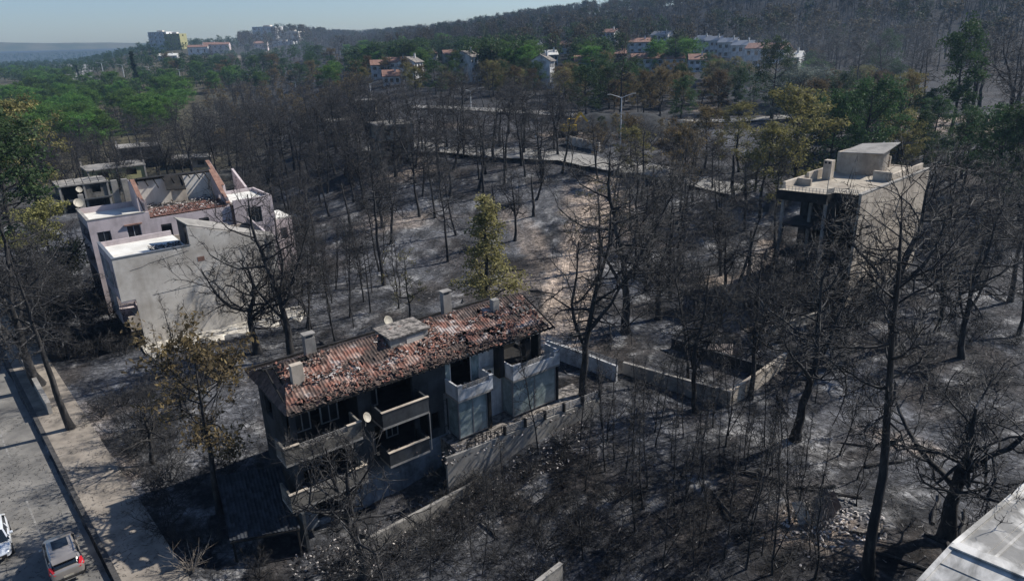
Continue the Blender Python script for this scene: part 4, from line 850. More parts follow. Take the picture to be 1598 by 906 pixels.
# ------------------------------------------------------------------ white metal roof, bottom right corner
EZ = 7.4; E0 = P(1487, 849, EZ); ma = R(34); mr = empty('metal_roofed_building', (E0[0], E0[1], 0), ma, 'white sheet metal roof stained grey by smoke in the bottom right corner', 'building')
m, t_, b_ = newmat('scorched_sheet', .45, .1, .4); n1 = nz(t_, .32, 7, .6, dist=1.2); n2 = nz(t_, 1.6, 6)
c_ = mix(t_, ramp(t_, n1, [(.40, (0,)*3), (.54, (1,)*3)]), mix(t_, n2, (.50, .49, .46), (.68, .66, .62)), mix(t_, n2, (.12, .115, .1), (.3, .29, .27))); t_.links.new(c_, b_.inputs['Base Color']); bump(t_, b_, n2, .3, .03)
MT['sheet'] = m
mb = MB(); rise = .12
def plane_panels(mb, o, du, dv, n, seam=.035):
    o, du, dv = Vector(o), Vector(du), Vector(dv); nn = du.cross(dv).normalized()
    for i in range(n):
        a = o+du*(i/n); b = o+du*((i+1)/n); k = nn*seam; mb.add([a, b, b+dv, a+dv], [(0, 1, 2, 3)]); e = du.normalized()*.05
        mb.hexa([a+nn*.002, a+e+nn*.002, a+e+dv+nn*.002, a+dv+nn*.002], [a+k, a+e+k, a+e+dv+k, a+dv+k])
# two slopes that meet on a capped hip running towards the right
plane_panels(mb, (0, 0, EZ), (0, -22, 3.0), (26, 0, 0), 18)
mb.build('roof', MT['sheet'], mr)
mb = MB()
for k in range(5): mb.bar((.3, -1.6-k*2.6, EZ+.02+(1.6+k*2.6)*3/22), (26, -1.6-k*2.6, EZ+.02+(1.6+k*2.6)*3/22), .12, .04)
mb.build('sheet_joint', MT['sheet'], mr)
mb = MB(); plane_panels(mb, (0, 0, EZ-.0), (-16, 0, -3.2), (0, -22, 3.0), 12); mb.build('roof', MT['sheet'], mr)
mb = MB(); mb.bar((-.02, .0, EZ+.05), (-.02, -22, EZ+3.08), .6, .07); mb.bar((-.02, -.05, EZ+.02), (26, -.05, EZ+.02), .22, .16); mb.bar((0, -.05, EZ+.01), (-16, -.05, EZ-3.19), .22, .16); mb.build('ridge_cap', MT['sheet'], mr)
mb = MB(); mb.hexa([(-15.5, -.4, -1), (25.5, -.4, -1), (25.5, -21, -1), (-15.5, -21, -1)], [(-15.5, -.4, EZ-3.3), (25.5, -.4, EZ-.15), (25.5, -21, EZ-.2), (-15.5, -21, EZ-3.4)]); mb.build('wall', MT['white'], mr)

# ------------------------------------------------------------------ ruins, villas and far buildings
def local_frame(p, rz): return (p[0], p[1], p[2]), rz
def ruin(px, py, w_, d, floors, rz, lab, seed, m='beige'):
    p = G(px, py); rr = random.Random(seed); root = empty('burnt_ruin', (p[0], p[1], p[2]-.3), R(rz), lab, 'house')
    mb = MB(); fhh = 2.9; nx = max(2, int(w_/4)); 
    for i in range(nx+1):
        for j in (0, 1): mb.box(w_*i/nx-.17-w_/2, w_*i/nx+.17-w_/2, j*d-.17, j*d+.17, -.5, floors*fhh+(.9 if rr.random() > .5 else 0))
    mb.build('column', MT['concrete'], root)
    for f in range(1, floors+1): mb = MB(); mb.box(-w_/2-.3, w_/2+.3, -.9 if f < floors else -.3, d+.3, f*fhh-.22, f*fhh); mb.build('slab', MT['concrete' if f == floors else 'soot'], root)
    mb = MB()
    for f in range(floors):
        for i in range(nx):
            if rr.random() < .6: a = w_*i/nx+.18-w_/2; b = w_*(i+1)/nx-.18-w_/2; mb.wall((a, .02), (b, .02), f*fhh, (f+1)*fhh-.23, .2, [((b-a)*.3, (b-a)*.7, f*fhh+.9, f*fhh+2.2)])
    mb.wall((w_/2, .2), (w_/2, d-.2), 0, floors*fhh-.3, .2, [(1.5, 2.8, fhh*(floors-1)+.8, fhh*(floors-1)+2.1)]); mb.wall((-w_/2+.2, d-.18), (-w_/2+.2, .19), 0, floors*fhh-.3, .2); mb.wall((w_/2-.2, d), (-w_/2+.2, d), 0, floors*fhh-.3, .2)
    mb.build('wall', MT[m], root)
    if rr.random() < .8:
        mb = MB(); h = floors*fhh
        for k in range(7): x = -w_/2+w_*k/6; mb.bar((x, -.2, h+.1), (x, d/2, h+1.8), .1, .14); mb.bar((x, d+.2, h+.1), (x, d/2, h+1.8), .1, .14) if k % 2 else None
        mb.build('roof_frame', MT['black'], root)
    return root
ruin(190, 300, 11, 8, 2, 38, 'sooty yellow walled ruin with bare roof posts behind the pink terraced house', 3, 'yellow')
ruin(140, 330, 8, 7, 2, 38, 'small sooty burnt house at the left behind the satellite dishes', 4, 'sootconc')
ruin(225, 262, 10, 8, 2, 30, 'gutted flat roofed house with pale slab among the black pines', 5, 'soot')
ruin(528, 225, 6, 6, 2, 10, 'burnt out concrete house shell with pale upper room left of the forest centre', 6)
ruin(622, 262, 6.5, 7, 3, 25, 'three storey burnt house skeleton with broken pale walls amid dense burnt pines', 7)
ruin(572, 190, 5, 5, 2, 5, 'narrow burnt house with a reddish ridge standing high above the burnt pines', 8)
ruin(300, 262, 9, 7, 1, 20, 'low collapsed house with sooty walls just behind the pink house roofs', 9)

def villa(px, py, w_, d, h, rz, lab, wall='white', roof='terracotta', rh=1.8, gable=True, nwin=3, floors=2, name='villa', flat=False, group=None, scale=None):
    p = G(px, py)
    if p is None: return None
    root = empty(name, (p[0], p[1], p[2]-.4), R(rz), lab, 'house' if name == 'villa' else 'building', group); hw = w_/2; fl = h/floors
    holes = []
    for f in range(floors):
        for i in range(nwin): a = w_*(i+.5)/nwin; holes.append((a-min(.75, w_/nwin*.3), a+min(.75, w_/nwin*.3), f*fl+fl*.3, f*fl+fl*.75))
    mb = MB(); mb.wall((-hw, 0), (hw, 0), -1, h, .25, holes); mb.wall((hw-.003, .253), (hw-.003, d-.253), -1, h, .25, [(d*.4, d*.55, h-fl*.65, h-fl*.25)]); mb.wall((hw, d), (-hw, d), -1, h, .25); mb.wall((-hw+.003, d-.253), (-hw+.003, .253), -1, h, .25, [(d*.4, d*.55, h-fl*.65, h-fl*.25)])
    if not flat:
        for x in (-hw, hw-.22): mb.hexa([(x, 0, h+.003), (x+.22, 0, h+.003), (x+.22, d, h+.003), (x, d, h+.003)], [(x, d/2-.1, h+rh), (x+.22, d/2-.1, h+rh), (x+.22, d/2+.1, h+rh), (x, d/2+.1, h+rh)])
    mb.build('wall', MT[wall], root)
    for hl in holes: window(root, (-hw+hl[0], 0), (-hw+hl[1], 0), hl[2], hl[3], .1, 1, 'dish')
    if flat:
        mb = MB(); mb.box(-hw+.26, hw-.26, .26, d-.26, h-.5, h-.3); mb.box(-hw*.3, hw*.3, d*.4, d*.7, h-.29, h+1.6); mb.build('roof', MT[roof], root)
        for f in range(1, floors): mb = MB(); mb.box(-hw-.5, -hw*.2, -1.0, -.004, f*fl-.1, f*fl+.7); mb.build('balcony', MT[wall], root)
    else:
        mb = MB(); e = .5; s_ = rh/(d/2)
        mb.hexa([(-hw-.3, -e, h-e*s_+.02), (hw+.3, -e, h-e*s_+.02), (hw+.3, d/2, h+rh+.02), (-hw-.3, d/2, h+rh+.02)], [(-hw-.3, -e, h-e*s_+.2), (hw+.3, -e, h-e*s_+.2), (hw+.3, d/2, h+rh+.2), (-hw-.3, d/2, h+rh+.2)])
        mb.hexa([(-hw-.3, d/2+.004, h+rh+.02), (hw+.3, d/2+.004, h+rh+.02), (hw+.3, d+e, h-e*s_+.02), (-hw-.3, d+e, h-e*s_+.02)], [(-hw-.3, d/2+.004, h+rh+.2), (hw+.3, d/2+.004, h+rh+.2), (hw+.3, d+e, h-e*s_+.2), (-hw-.3, d+e, h-e*s_+.2)])
        mb.build('roof', MT[roof], root); chimney(root, hw*.5, d*.35, h+rh*.4, rh*.9+.6, wall, True, (.6, .6))
    return root
V_ = [  # photo base x, y, width px, depth m, height m, rotation, label, kwargs
 (598,122,34,8,6,12,'red roofed terrace house at the left end of the far villas, beside the burnt pines',dict()),
 (624,118,30,8,6,12,'red roofed terrace house second from the left among the far villas',dict()),
 (655,122,22,8,6.5,60,'white gabled villa with a pale end wall just right of the red terraces',dict(wall='white',roof='rubble')),
 (612,132,26,6,3.4,12,'low white annexe in front of the red roofed terraces',dict(floors=1)),
 (678,98,16,7,5.5,50,'small white gabled house peeping out above the burnt pines',dict()),
 (704,98,22,7,5.5,15,'pinkish roofed house half hidden behind the bushy green pines',dict(wall='beige')),
 (744,128,26,8,9,58,'tall white burnt villa with bare white gable behind black trunks',dict(floors=3,roof='rubble')),
 (742,72,26,8,5,5,'low red roofed villa beyond the green pine clump',dict()),
 (845,88,16,8,6,40,'white and blue gabled villa left of the central green pines',dict(roof='metal')),
 (862,104,18,7,5.5,10,'little villa with a white roof patch between green pines',dict(roof='roofwhite')),
 (915,124,36,9,6.5,-4,'pale green villa with orange roof and one white roof panel',dict(wall='oldglass',nwin=2)),
 (885,84,22,8,5.5,0,'orange roofed villa above the central green pines',dict()),
 (948,72,22,9,8,-40,'bright white tall gabled villa high in the village',dict(floors=3)),
 (998,82,34,9,5.5,-5,'long low orange roofed villa in the middle of the village',dict()),
 (1028,72,28,9,6.5,-38,'grey roofed white gabled villa at the village top',dict(roof='metal')),
 (862,138,14,7,9,55,'narrow white villa seen through scorched trees above the road',dict(floors=3,roof='rubble')),
 (1010,112,48,9,5.5,-6,'long orange roofed row behind the scorched pines near the tall lamp',dict(nwin=5)),
 (1052,112,30,9,5.5,-6,'orange roofed villa right of the long row, half behind green pines',dict()),
 (1088,112,26,8,5,-10,'small villa with reddish roof below the white stepped row',dict()),
 (1232,116,22,9,6,-35,'end villa with curved pale roof edge at the right of the stepped row',dict(roof='roofwhite')),
 (967,104,20,8,6,0,'dark sooty villa between the orange roofs',dict(wall='soot')),
]
for (px, py, wp, d, h, rz, lab, kw) in V_:
    p = G(px, py)
    if p is None: continue
    villa(px, py, wp*math.hypot(p[0], p[1])/FPX*.95, d, h, rz, lab, **kw)
for k, (px, py, wp, o_) in enumerate([(1092,82,20,'farthest'),(1110,85,22,'second farthest'),(1132,90,26,'third'),(1154,97,28,'fourth'),(1178,105,32,'largest and nearest of the'),(1206,110,26,'narrow last of the')]):
    p = G(px, py); lab = ['farthest white gabled house of the stepped row climbing the hill foot','second farthest gabled house of the stepped white row','third gabled house from the far end of the stepped white row','pale gabled house in the middle of the stepped white row','largest white house near the right end of the stepped row','rightmost white house of the stepped row with red roof edge'][k]
    villa(px, py, wp*math.hypot(p[0], p[1])/FPX*1.0, 9, 6.5+k*.3, -38, lab, roof='metal' if k < 4 else 'terracotta', group='white gabled houses of the stepped row')
for (px, py, wp, d, h, rz, lab, kw) in [
 (250,80,26,14,20,-8,'pale grey apartment block on the skyline left of the yellow block',dict(wall='white',floors=5,nwin=4)),
 (272,78,22,14,17,-8,'yellow apartment block on the left skyline',dict(wall='yellow',floors=4,nwin=4)),
 (414,66,34,20,17,-10,'large white and grey cubic building standing highest on the left skyline',dict(wall='white',floors=3,nwin=5)),
 (453,66,28,16,12,-10,'grey flat roofed hall right of the big white skyline building',dict(wall='greyplaster',floors=2,nwin=5)),
 (439,70,36,10,4,-10,'low white wing between the two skyline halls',dict(wall='white',floors=1,nwin=6))]:
    p = G(px, py); dd = math.hypot(p[0], p[1]); villa(px, py, wp*dd/FPX, d, h*dd/800*.9, rz, lab, name='apartment_block', flat=True, roof='greyplaster', **kw)
for (px, py, wp, h, lab, kw) in [(310,86,26,6,'white house with dark windows on the left hillside',dict(floors=1)),(330,84,20,7,'pinkish gabled house second on the left hillside',dict(wall='pink')),(346,84,22,7,'pale pink gabled house right of its twin on the left hillside',dict(wall='pink')),(408,82,18,7,'pink roofed house below the skyline halls',dict(wall='pink')),(262,93,24,3,'low white roofed shed below the hillside houses',dict(floors=1,roof='roofwhite')),
                          (388,58,10,5,'tiny white house on the skyline left of the big building',dict(floors=1)),(120,78,16,5,'small orange roofed house far on the left plain',dict()),(92,79,14,5,'tiny pale house in the distant left town',dict())]:
    p = G(px, py)
    if p is not None: villa(px, py, wp*math.hypot(p[0], p[1])/FPX, 8, h*math.hypot(p[0], p[1])/600, 8, lab, **kw)
rs = random.Random(8); prot = None
for k in range(26):
    px, py = rs.uniform(5, 180), rs.uniform(78, 84); p = G(px, py)
    if p is None: continue
    if prot is None: prot = villa(px, py, 16, 12, 8, 10, 'tiny pale house of the far town on the left horizon', group='far town houses', roof='terracotta')
    else: copy_tree(prot, (p[0], p[1], p[2]-.4), rs.uniform(-.6, .6), (rs.uniform(.4, .9),)*3)

# ------------------------------------------------------------------ roads in the middle distance, lamps, digger
def ribbon(name, pxs, width, mat, lift=.12, kind='structure', n=24):
    pts = [G(x, y) for x, y in pxs]; pts = np.array([p[:2] for p in pts]); L_ = np.concatenate([[0], np.cumsum(np.linalg.norm(np.diff(pts, axis=0), axis=1))]); tt_ = np.linspace(0, L_[-1], n*len(pxs)); q = np.stack([np.interp(tt_, L_, pts[:, 0]), np.interp(tt_, L_, pts[:, 1])], 1)
    d = np.gradient(q, axis=0); d /= np.linalg.norm(d, axis=1, keepdims=True); nn = np.stack([-d[:, 1], d[:, 0]], 1); V = []; F = []
    for i in range(len(q)):
        zc = float(H(q[i, 0], q[i, 1]))
        for j in range(7): a = q[i]+nn[i]*width*(j/6-.5); V.append((a[0], a[1], max(float(H(a[0], a[1])), zc)+lift))
    for i in range(len(q)-1):
        for j in range(6): a = i*7+j; F.append((a, a+1, a+8, a+7))
    o = link(name, mesh_np(name, V, [np.array(F)[:, ::-1]], mat)); o['kind'] = kind; return o
MT['paleroad'] = noisy('pale_dusty_road', [(.3, (.17,.165,.155)), (.7, (.3,.29,.27))], .2, .9, 0, .1)
ribbon('road', [(560, 236), (760, 240), (880, 246), (965, 262), (1050, 276), (1160, 300)], 7, MT['paleroad'])
ribbon('road', [(1040, 190), (1130, 190), (1200, 186), (1290, 178)], 5, MT['paleroad'])
ribbon('road', [(640, 168), (760, 172), (860, 178), (940, 186)], 6, MT['paleroad'], .15)
ribbon('road', [(70, 100), (105, 102), (135, 106), (130, 114), (110, 122), (140, 128)], 22, MT['paleroad'], .3)
ribbon('road', [(545, 76), (600, 72), (640, 71)], 14, MT['verge'], .4)
# dark cutting slope beyond the road
cs = [G(x, y) for x, y in ((880, 222), (940, 228), (1010, 236), (1090, 246))]
V = []; F = []; n = 60
A0, A1 = cs[0], cs[-1]
for i in range(n+1):
    t = i/n; a = A0+(A1-A0)*t; back = unit(np.array([a[0], a[1]])); env = math.sin(math.pi*min(1, max(0, t)))**.35
    for j in range(9):
        u_ = j/8; q = np.array([a[0], a[1]])+back*(10+12*u_); V.append((q[0], q[1], float(H(q[0], q[1]))-.4+(3.0*env*(.8+.4*float(vn(t*9, 1, 8)))*math.sin(u_*1.7)*(1 if j < 8 else .0))+.3*float(vn(t*30, u_*6, 3))))
for i in range(n):
    for j in range(8): a = i*9+j; F.append((a, a+9, a+10, a+1))
o = link('earth_bank', mesh_np('earth_bank', V, [np.array(F)[:, ::-1]], noisy('dark_bank_soil', [(.3, (.006,.008,.01)), (.7, (.03,.032,.034))], .3, .95, 0, .6, 3), smooth=False)); o['kind'] = 'structure'
b0, b1 = G(884, 224), G(936, 236); w0 = empty('road_barrier', (b0[0], b0[1], b0[2]), math.atan2(b1[1]-b0[1], b1[0]-b0[0]), 'pale concrete road barrier beside the yellow digger', 'barrier'); LB = math.hypot(b1[0]-b0[0], b1[1]-b0[1]); dz_ = (b1[2]-b0[2])
for k in range(6): mb = MB(); x = LB*k/6; z_ = dz_*k/6+.1; mb.hexa([(x+.05, -.35, z_-.4), (x+LB/6-.05, -.35, z_-.4), (x+LB/6-.05, .35, z_-.4), (x+.05, .35, z_-.4)], [(x+.05, -.12, z_+1.5), (x+LB/6-.05, -.12, z_+1.5), (x+LB/6-.05, .12, z_+1.5), (x+.05, .12, z_+1.5)]); mb.build('segment', MT['greyplaster'], w0)
g = G(886, 212); dg = empty('digger', (g[0], g[1], g[2]+.1), R(20), 'yellow digger parked beside the pale road barrier', 'digger'); MT['yel'] = plain('yellow_paint', (.72, .48, .03), .45)
mb = MB(); mb.box(-1.6, 1.6, -1.2, 1.2, 1.0, 2.3); mb.build('body', MT['yel'], dg, bevel=.1); mb = MB(); mb.box(-.2, 1.2, -1.1, .1, 2.303, 3.6); mb.build('cab', MT['yel'], dg, bevel=.08); mb = MB(); mb.box(-.1, 1.1, -1.13, -1.105, 2.5, 3.4); mb.build('window', MT['glass'], dg)
for y in (-1.2, .6): mb = MB(); mb.tube([(-1.6, y+.3, .5), (0, y+.3, .5), (1.6, y+.3, .5)], .5, 10); mb.hexa([(-1.9, y, 0), (1.9, y, 0), (1.9, y+.6, 0), (-1.9, y+.6, 0)], [(-2.1, y, .95), (2.1, y, .95), (2.1, y+.6, .95), (-2.1, y+.6, .95)]); mb.build('track', MT['black'], dg)
mb = MB(); mb.bar((1.4, .5, 2.1), (3.2, .5, 4.6), .4, .5); mb.bar((3.2, .5, 4.6), (5.0, .5, 2.6), .32, .4); mb.build('arm', MT['yel'], dg); mb = MB(); mb.hexa([(4.7, 0, 1.6), (5.5, 0, 1.7), (5.5, 1, 1.7), (4.7, 1, 1.6)], [(4.8, 0, 2.6), (5.3, 0, 2.7), (5.3, 1, 2.7), (4.8, 1, 2.6)]); mb.build('bucket', MT['metal'], dg)
MT['lamp'] = plain('galvanised_steel', (.62, .64, .66), .45, .3)
def lamp(px, py, ytop, arms, lab, rz=0, group=None, arm=2.2):
    p = G(px, py)
    if p is None: return
    h = height_to(p, ytop+1); root = empty('street_lamp', tuple(p), rz, lab, 'street lamp', group); f = max(1, math.hypot(p[0], p[1])/420)
    mb = MB(); mb.tube([(0, 0, -.3), (0, 0, h*.5), (0, 0, h-.3)], [.17*f, .14*f, .1*f], 8); mb.box(-.2, .2, -.2, .2, -.2, .12); mb.build('pole', MT['lamp'], root)
    for s in ((-1, 1) if arms == 2 else (1,)):
        a = arm*(1 if arms == 2 else .35); mb = MB(); mb.tube([(0, 0, h-.5), (s*a*.4, 0, h-.15), (s*a, 0, h+.25)], [.06*f, .055*f, .05*f], 6); o = mb.build('arm', MT['lamp'], root)
        mb = MB(); x0 = s*a; x1 = s*(a+.8*f); mb.hexa([(min(x0, x1), -.16*f, h+.2), (max(x0, x1), -.16*f, h+.2), (max(x0, x1), .16*f, h+.2), (min(x0, x1), .16*f, h+.2)], [(min(x0, x1), -.1*f, h+.38*f), (max(x0, x1), -.1*f, h+.38*f), (max(x0, x1), .1*f, h+.38*f), (min(x0, x1), .1*f, h+.38*f)]); mb.build('lamp_head', MT['dish'], o)
    return root
lamp(968, 226, 148, 2, 'tall double armed street lamp, largest in view, beside the burnt road bank', R(10))
lamp(1080, 244, 210, 1, 'single headed street lamp among olive brown scorched trees', R(0))
lamp(836, 214, 196, 1, 'short single headed lamp left of the yellow digger')
lamp(579, 150, 128, 2, 'double armed lamp left of the far villas, near the reddish ridge', R(5)); lamp(735, 168, 138, 2, 'wide double armed lamp in front of the tall white burnt villa', R(15), arm=3)
for k, (x, y, yt, lab) in enumerate([(162,117,97,'leftmost double armed lamp of the far roadside row'),(194,120,100,'second double armed lamp from the left of the far roadside row'),(235,122,103,'third double armed lamp from the left, beside the far cypress'),(283,131,107,'fourth double armed lamp of the far roadside row'),(335,133,110,'fifth double armed lamp of the far roadside row'),(395,133,115,'sixth double armed lamp, below the pink roofed house'),(462,140,126,'rightmost double armed lamp of the far roadside row')]): lamp(x, y, yt, 2, lab, R(8), 'double armed lamps of the far roadside row', 3.4)

# ------------------------------------------------------------------ cars
def car(px, py, head, lab, paint, name, suv, z):
    p = P(px, py, z); root = empty(name, (p[0], p[1], z), head, lab, 'car'); W = .93; LN = 4.55 if suv else 4.4
    # stations along x (front = +x): half widths and heights
    if suv: st = [(-2.22,.74,.42,.98),(-2.12,.86,.3,1.12),(-1.6,.93,.28,1.12),(-.6,.94,.28,1.08),(.6,.94,.28,1.04),(1.35,.92,.28,1.0),(1.95,.85,.28,.9),(2.2,.7,.34,.76)]; rf = [(-2.05,.64,1.2,0),(-1.62,.68,1.58,0),(-.9,.7,1.66,0),(.1,.69,1.66,0),(.62,.66,1.55,0),(1.32,.76,1.05,0)]
    else: st = [(-2.15,.7,.4,.85),(-2.0,.84,.28,1.0),(-1.4,.9,.26,1.02),(-.4,.91,.26,.98),(.7,.91,.26,.95),(1.4,.88,.26,.88),(1.95,.8,.26,.74),(2.16,.62,.32,.6)]; rf = [(-1.95,.6,1.05,0),(-1.4,.62,1.42,0),(-.7,.64,1.5,0),(0,.64,1.5,0),(.5,.62,1.42,0),(1.25,.74,.97,0)]
    mb = MB(); vs = []; fs = []; m = 12
    for (x, hw, z0, z1) in st:
        for k in range(m):
            prof = [(-.88,0),(-1,.18),(-1.0,.5),(-.985,.8),(-.93,1),(-.4,1.045),(.4,1.045),(.93,1),(.985,.8),(1,.5),(1,.18),(.88,0)][k]; vs.append((x, prof[0]*hw, z0+(z1-z0)*prof[1]))
    for i in range(len(st)-1):
        for k in range(m): a = i*m+k; b = i*m+(k+1) % m; fs.append((a, a+m, b+m, b))
    fs.append(tuple(range(m))); fs.append(tuple(len(vs)-1-k for k in range(m))); mb.add(vs, fs); body = mb.build('body', MT[paint], root, smooth=True); sub = body.modifiers.new('s', 'SUBSURF'); sub.levels = 2; sub.render_levels = 2
    # cabin: glass house and roof skin
    def hull(mb, shrink, zmin, zmax_scale=1.0, lift=0):
        vs = []; fs = []
        for (x, hw, z1, _) in rf:
            base = 1.0; b = min(hw+.17, .88)
            for y, z_ in ((-b-shrink, base), (-hw-shrink, z1-.05+lift), (-hw+.08, z1+lift), (hw-.08, z1+lift), (hw+shrink, z1-.05+lift), (b+shrink, base)): vs.append((x, y, max(z_, base)))
        for i in range(len(rf)-1):
            for k in range(5): a = i*6+k; fs.append((a, a+6, a+7, a+1))
        fs.append((0, 1, 2, 3, 4, 5)); e = (len(rf)-1)*6; fs.append((e+5, e+4, e+3, e+2, e+1, e)); mb.add(vs, fs)
    mb = MB(); hull(mb, 0, 1); mb.build('windows', MT['carglass'], root)
    mb = MB(); r_ = [q for q in rf if q[2] > (1.4 if suv else 1.3)]; vs = []; fs = []
    for (x, hw, z1, _) in r_:
        for y, z_ in ((-hw-.04, z1-.1), (-hw-.012, z1-.03), (-hw+.09, z1+.022), (0, z1+.04), (hw-.09, z1+.022), (hw+.012, z1-.03), (hw+.04, z1-.1)): vs.append((x, y, z_))
    for i in range(len(r_)-1):
        for k in range(6): a = i*7+k; fs.append((a, a+7, a+8, a+1))
    mb.add(vs, fs); mb.build('roof', MT[paint], root, smooth=True)
    mb = MB()
    for s in (-1, 1):                                          # pillars
        a, b = rf[0], r_[0]; mb.bar((a[0]-.02, s*(min(a[1]+.17, .88)), 1.0), (b[0], s*(b[1]+.02), b[2]-.04), .12, .1); c_, d_ = r_[-1], rf[-1]; mb.bar((c_[0], s*(c_[1]+.015), c_[2]-.04), (d_[0], s*(d_[1]+.08), d_[2]-.04), .09, .08)
        mb.bar((-.15, s*.87, 1.02), (-.2, s*.715, r_[-1][2]-.02), .08, .06)
    mb.build('pillar', MT[paint], root)
    for x in (-1.38, 1.36):
        for s in (-1, 1):
            wh = MB(); wh.tube([(x, s*.72, .34), (x, s*.93, .34)], .34, 20); o = wh.build('wheel', MT['tyre'], root); c_ = MB(); c_.tube([(x, s*.92, .34), (x, s*.945, .34)], .2, 14); c_.build('rim', MT['metal'], o)
    for s in (-1, 1):
        mb = MB(); mb.box(.55, .72, s*1.0-.1, s*1.0+.1, 1.02, 1.16); mb.build('mirror', MT[paint], root, bevel=.04)
        mb = MB()
        if suv: mb.hexa([(-2.2, s*.6-.05, .88), (-2.2, s*.8-.1*s, .88), (-1.98, s*.93, .9), (-2.0, s*.7, .9)] if s > 0 else [(-2.2, s*.8+.1, .88), (-2.2, s*.6+.05, .88), (-2.0, s*.7, .9), (-1.98, s*.93, .9)], [(-2.14, s*.62, 1.08), (-2.12, s*.75, 1.08), (-1.95, s*.86, 1.42), (-2.0, s*.74, 1.42)] if s > 0 else [(-2.12, s*.75, 1.08), (-2.14, s*.62, 1.08), (-2.0, s*.74, 1.42), (-1.95, s*.86, 1.42)])
        else: mb.box(-2.12, -1.98, s*.6-.16, s*.6+.16, .75, .95)
        mb.build('tail_light', MT['red'], root)
        mb = MB(); x_ = 2.02 if suv else 1.98; mb.hexa([(x_-.2, s*.62-.18, .62), (x_+.05, s*.55-.14, .6), (x_+.05, s*.55+.14, .6), (x_-.2, s*.62+.2, .62)], [(x_-.25, s*.62-.18, .78), (x_-.02, s*.55-.14, .72), (x_-.02, s*.55+.14, .72), (x_-.25, s*.62+.2, .78)]); mb.build('headlight', MT['lampglass'], root)
    mb = MB(); mb.box(-2.27, -2.1, -.78, .78, .3, .5); mb.build('bumper', MT['black'], root, bevel=.05); mb = MB(); mb.box(-2.29, -2.262, -.6, .6, .33, .37); mb.build('bumper_trim', MT['chrome'], root)
    mb = MB(); mb.box(-2.26, -2.235, -.26, .26, .55, .66); mb.build('number_plate', MT['dish'], root)
    mb = MB(); mb.box(2.08, 2.2, -.55, .55, .34, .56); mb.build('grille', MT['black'], root, bevel=.03); mb = MB(); mb.box(2.2, 2.22, -.26, .26, .4, .5); mb.build('number_plate', MT['dish'], root)
    mb = MB(); mb.box(-2.17, -2.14, -.62, .62, .76, .8); mb.build('boot_trim', MT['chrome'], root)
    if suv:
        mb = MB(); mb.box(-.75, .2, -.42, .42, 1.7, 1.715); mb.build('sunroof', MT['carglass'], root)
        for s in (-1, 1): mb = MB(); mb.bar((-1.5, s*.62, 1.67), (.2, s*.62, 1.73), .04); mb.build('roof_rail', MT['chrome'], root)
        mb = MB(); mb.hexa([(-2.02, -.64, 1.5), (-1.6, -.66, 1.58), (-1.6, .66, 1.58), (-2.02, .64, 1.5)], [(-2.02, -.64, 1.54), (-1.6, -.66, 1.63), (-1.6, .66, 1.63), (-2.02, .64, 1.54)]); mb.build('spoiler', MT[paint], root)
    return root
def paintmat(name, c, metal=.5):
    m, t, b = newmat(name, .28, metal, .5); n = nz(t, 1.3, 6); q = ramp(t, n, [(.4, tuple(k*.88 for k in c)), (.6, c)]); t.links.new(q, b.inputs['Base Color']); b.inputs['Coat Weight'].default_value = .5; return m
MT['carbeige'] = paintmat('greige_car_paint', (.36, .33, .3)); MT['carwhite'] = paintmat('silver_white_paint', (.68, .71, .74), .3); MT['carglass'] = glassy('car_glass', (.008, .012, .016)); MT['tyre'] = plain('tyre', (.02, .02, .02), .9)
MT['red'] = plain('red_lens', (.5, .02, .03), .2); MT['lampglass'] = glassy('headlight_glass', (.5, .53, .55), .1); MT['chrome'] = plain('chrome', (.7, .7, .7), .25, .9)
car(102, 878, R(129), 'beige grey SUV seen from behind with dark sunroof and red tail lights', 'carbeige', 'car', True, -.3)
car(-6, 853, R(-52), 'silvery white car cut off by the left edge, facing the camera', 'carwhite', 'parked_car', False, -.3)

# ------------------------------------------------------------------ vegetation
FOOT = [((HA[0], HA[1]), hz, -5, 25, -3.2, 9.2), ((LK[0], LK[1]), la, -.6, 17.5, -1.2, 9), ((LK[0], LK[1]), la, -.6, 24.5, 11, 25.5), ((BK[0], BK[1]), ba, -3.5, BL+1, -1, 9), ((E0[0], E0[1]), ma, -17, 27, -23, 1)]
def blocked(x, y, m=0):
    for (ox, oy), a, x0, x1, y0, y1 in FOOT:
        lx = (x-ox)*math.cos(a)+(y-oy)*math.sin(a); ly = -(x-ox)*math.sin(a)+(y-oy)*math.cos(a)
        if x0-m < lx < x1+m and y0-m < ly < y1+m: return True
    s = (x-KERB0[0])*RN[0]+(y-KERB0[1])*RN[1]
    return -9.6 < s < 3.4 and y < 125
TAKEN = []
def inside(p, poly):
    c = False; n = len(poly)
    for i in range(n):
        a, b = poly[i], poly[(i+1) % n]
        if (a[1] > p[1]) != (b[1] > p[1]) and p[0] < (b[0]-a[0])*(p[1]-a[1])/(b[1]-a[1])+a[0]: c = not c
    return c
CLEAR = [(v[0], v[1], v[2]) for v in V_]+[(1092,82,20),(1110,85,22),(1132,90,26),(1154,97,28),(1178,105,32),(1206,110,26)]
def hides(x, y, z, h):
    a = proj((x, y, z)); b = proj((x, y, z+h)); hw = FPX*h*.3/max(y, 1)
    return any(c[1] < a[1] and b[1] < c[1]-6 and abs(a[0]-c[0]) < c[2]*.5+hw*.6 for c in CLEAR)
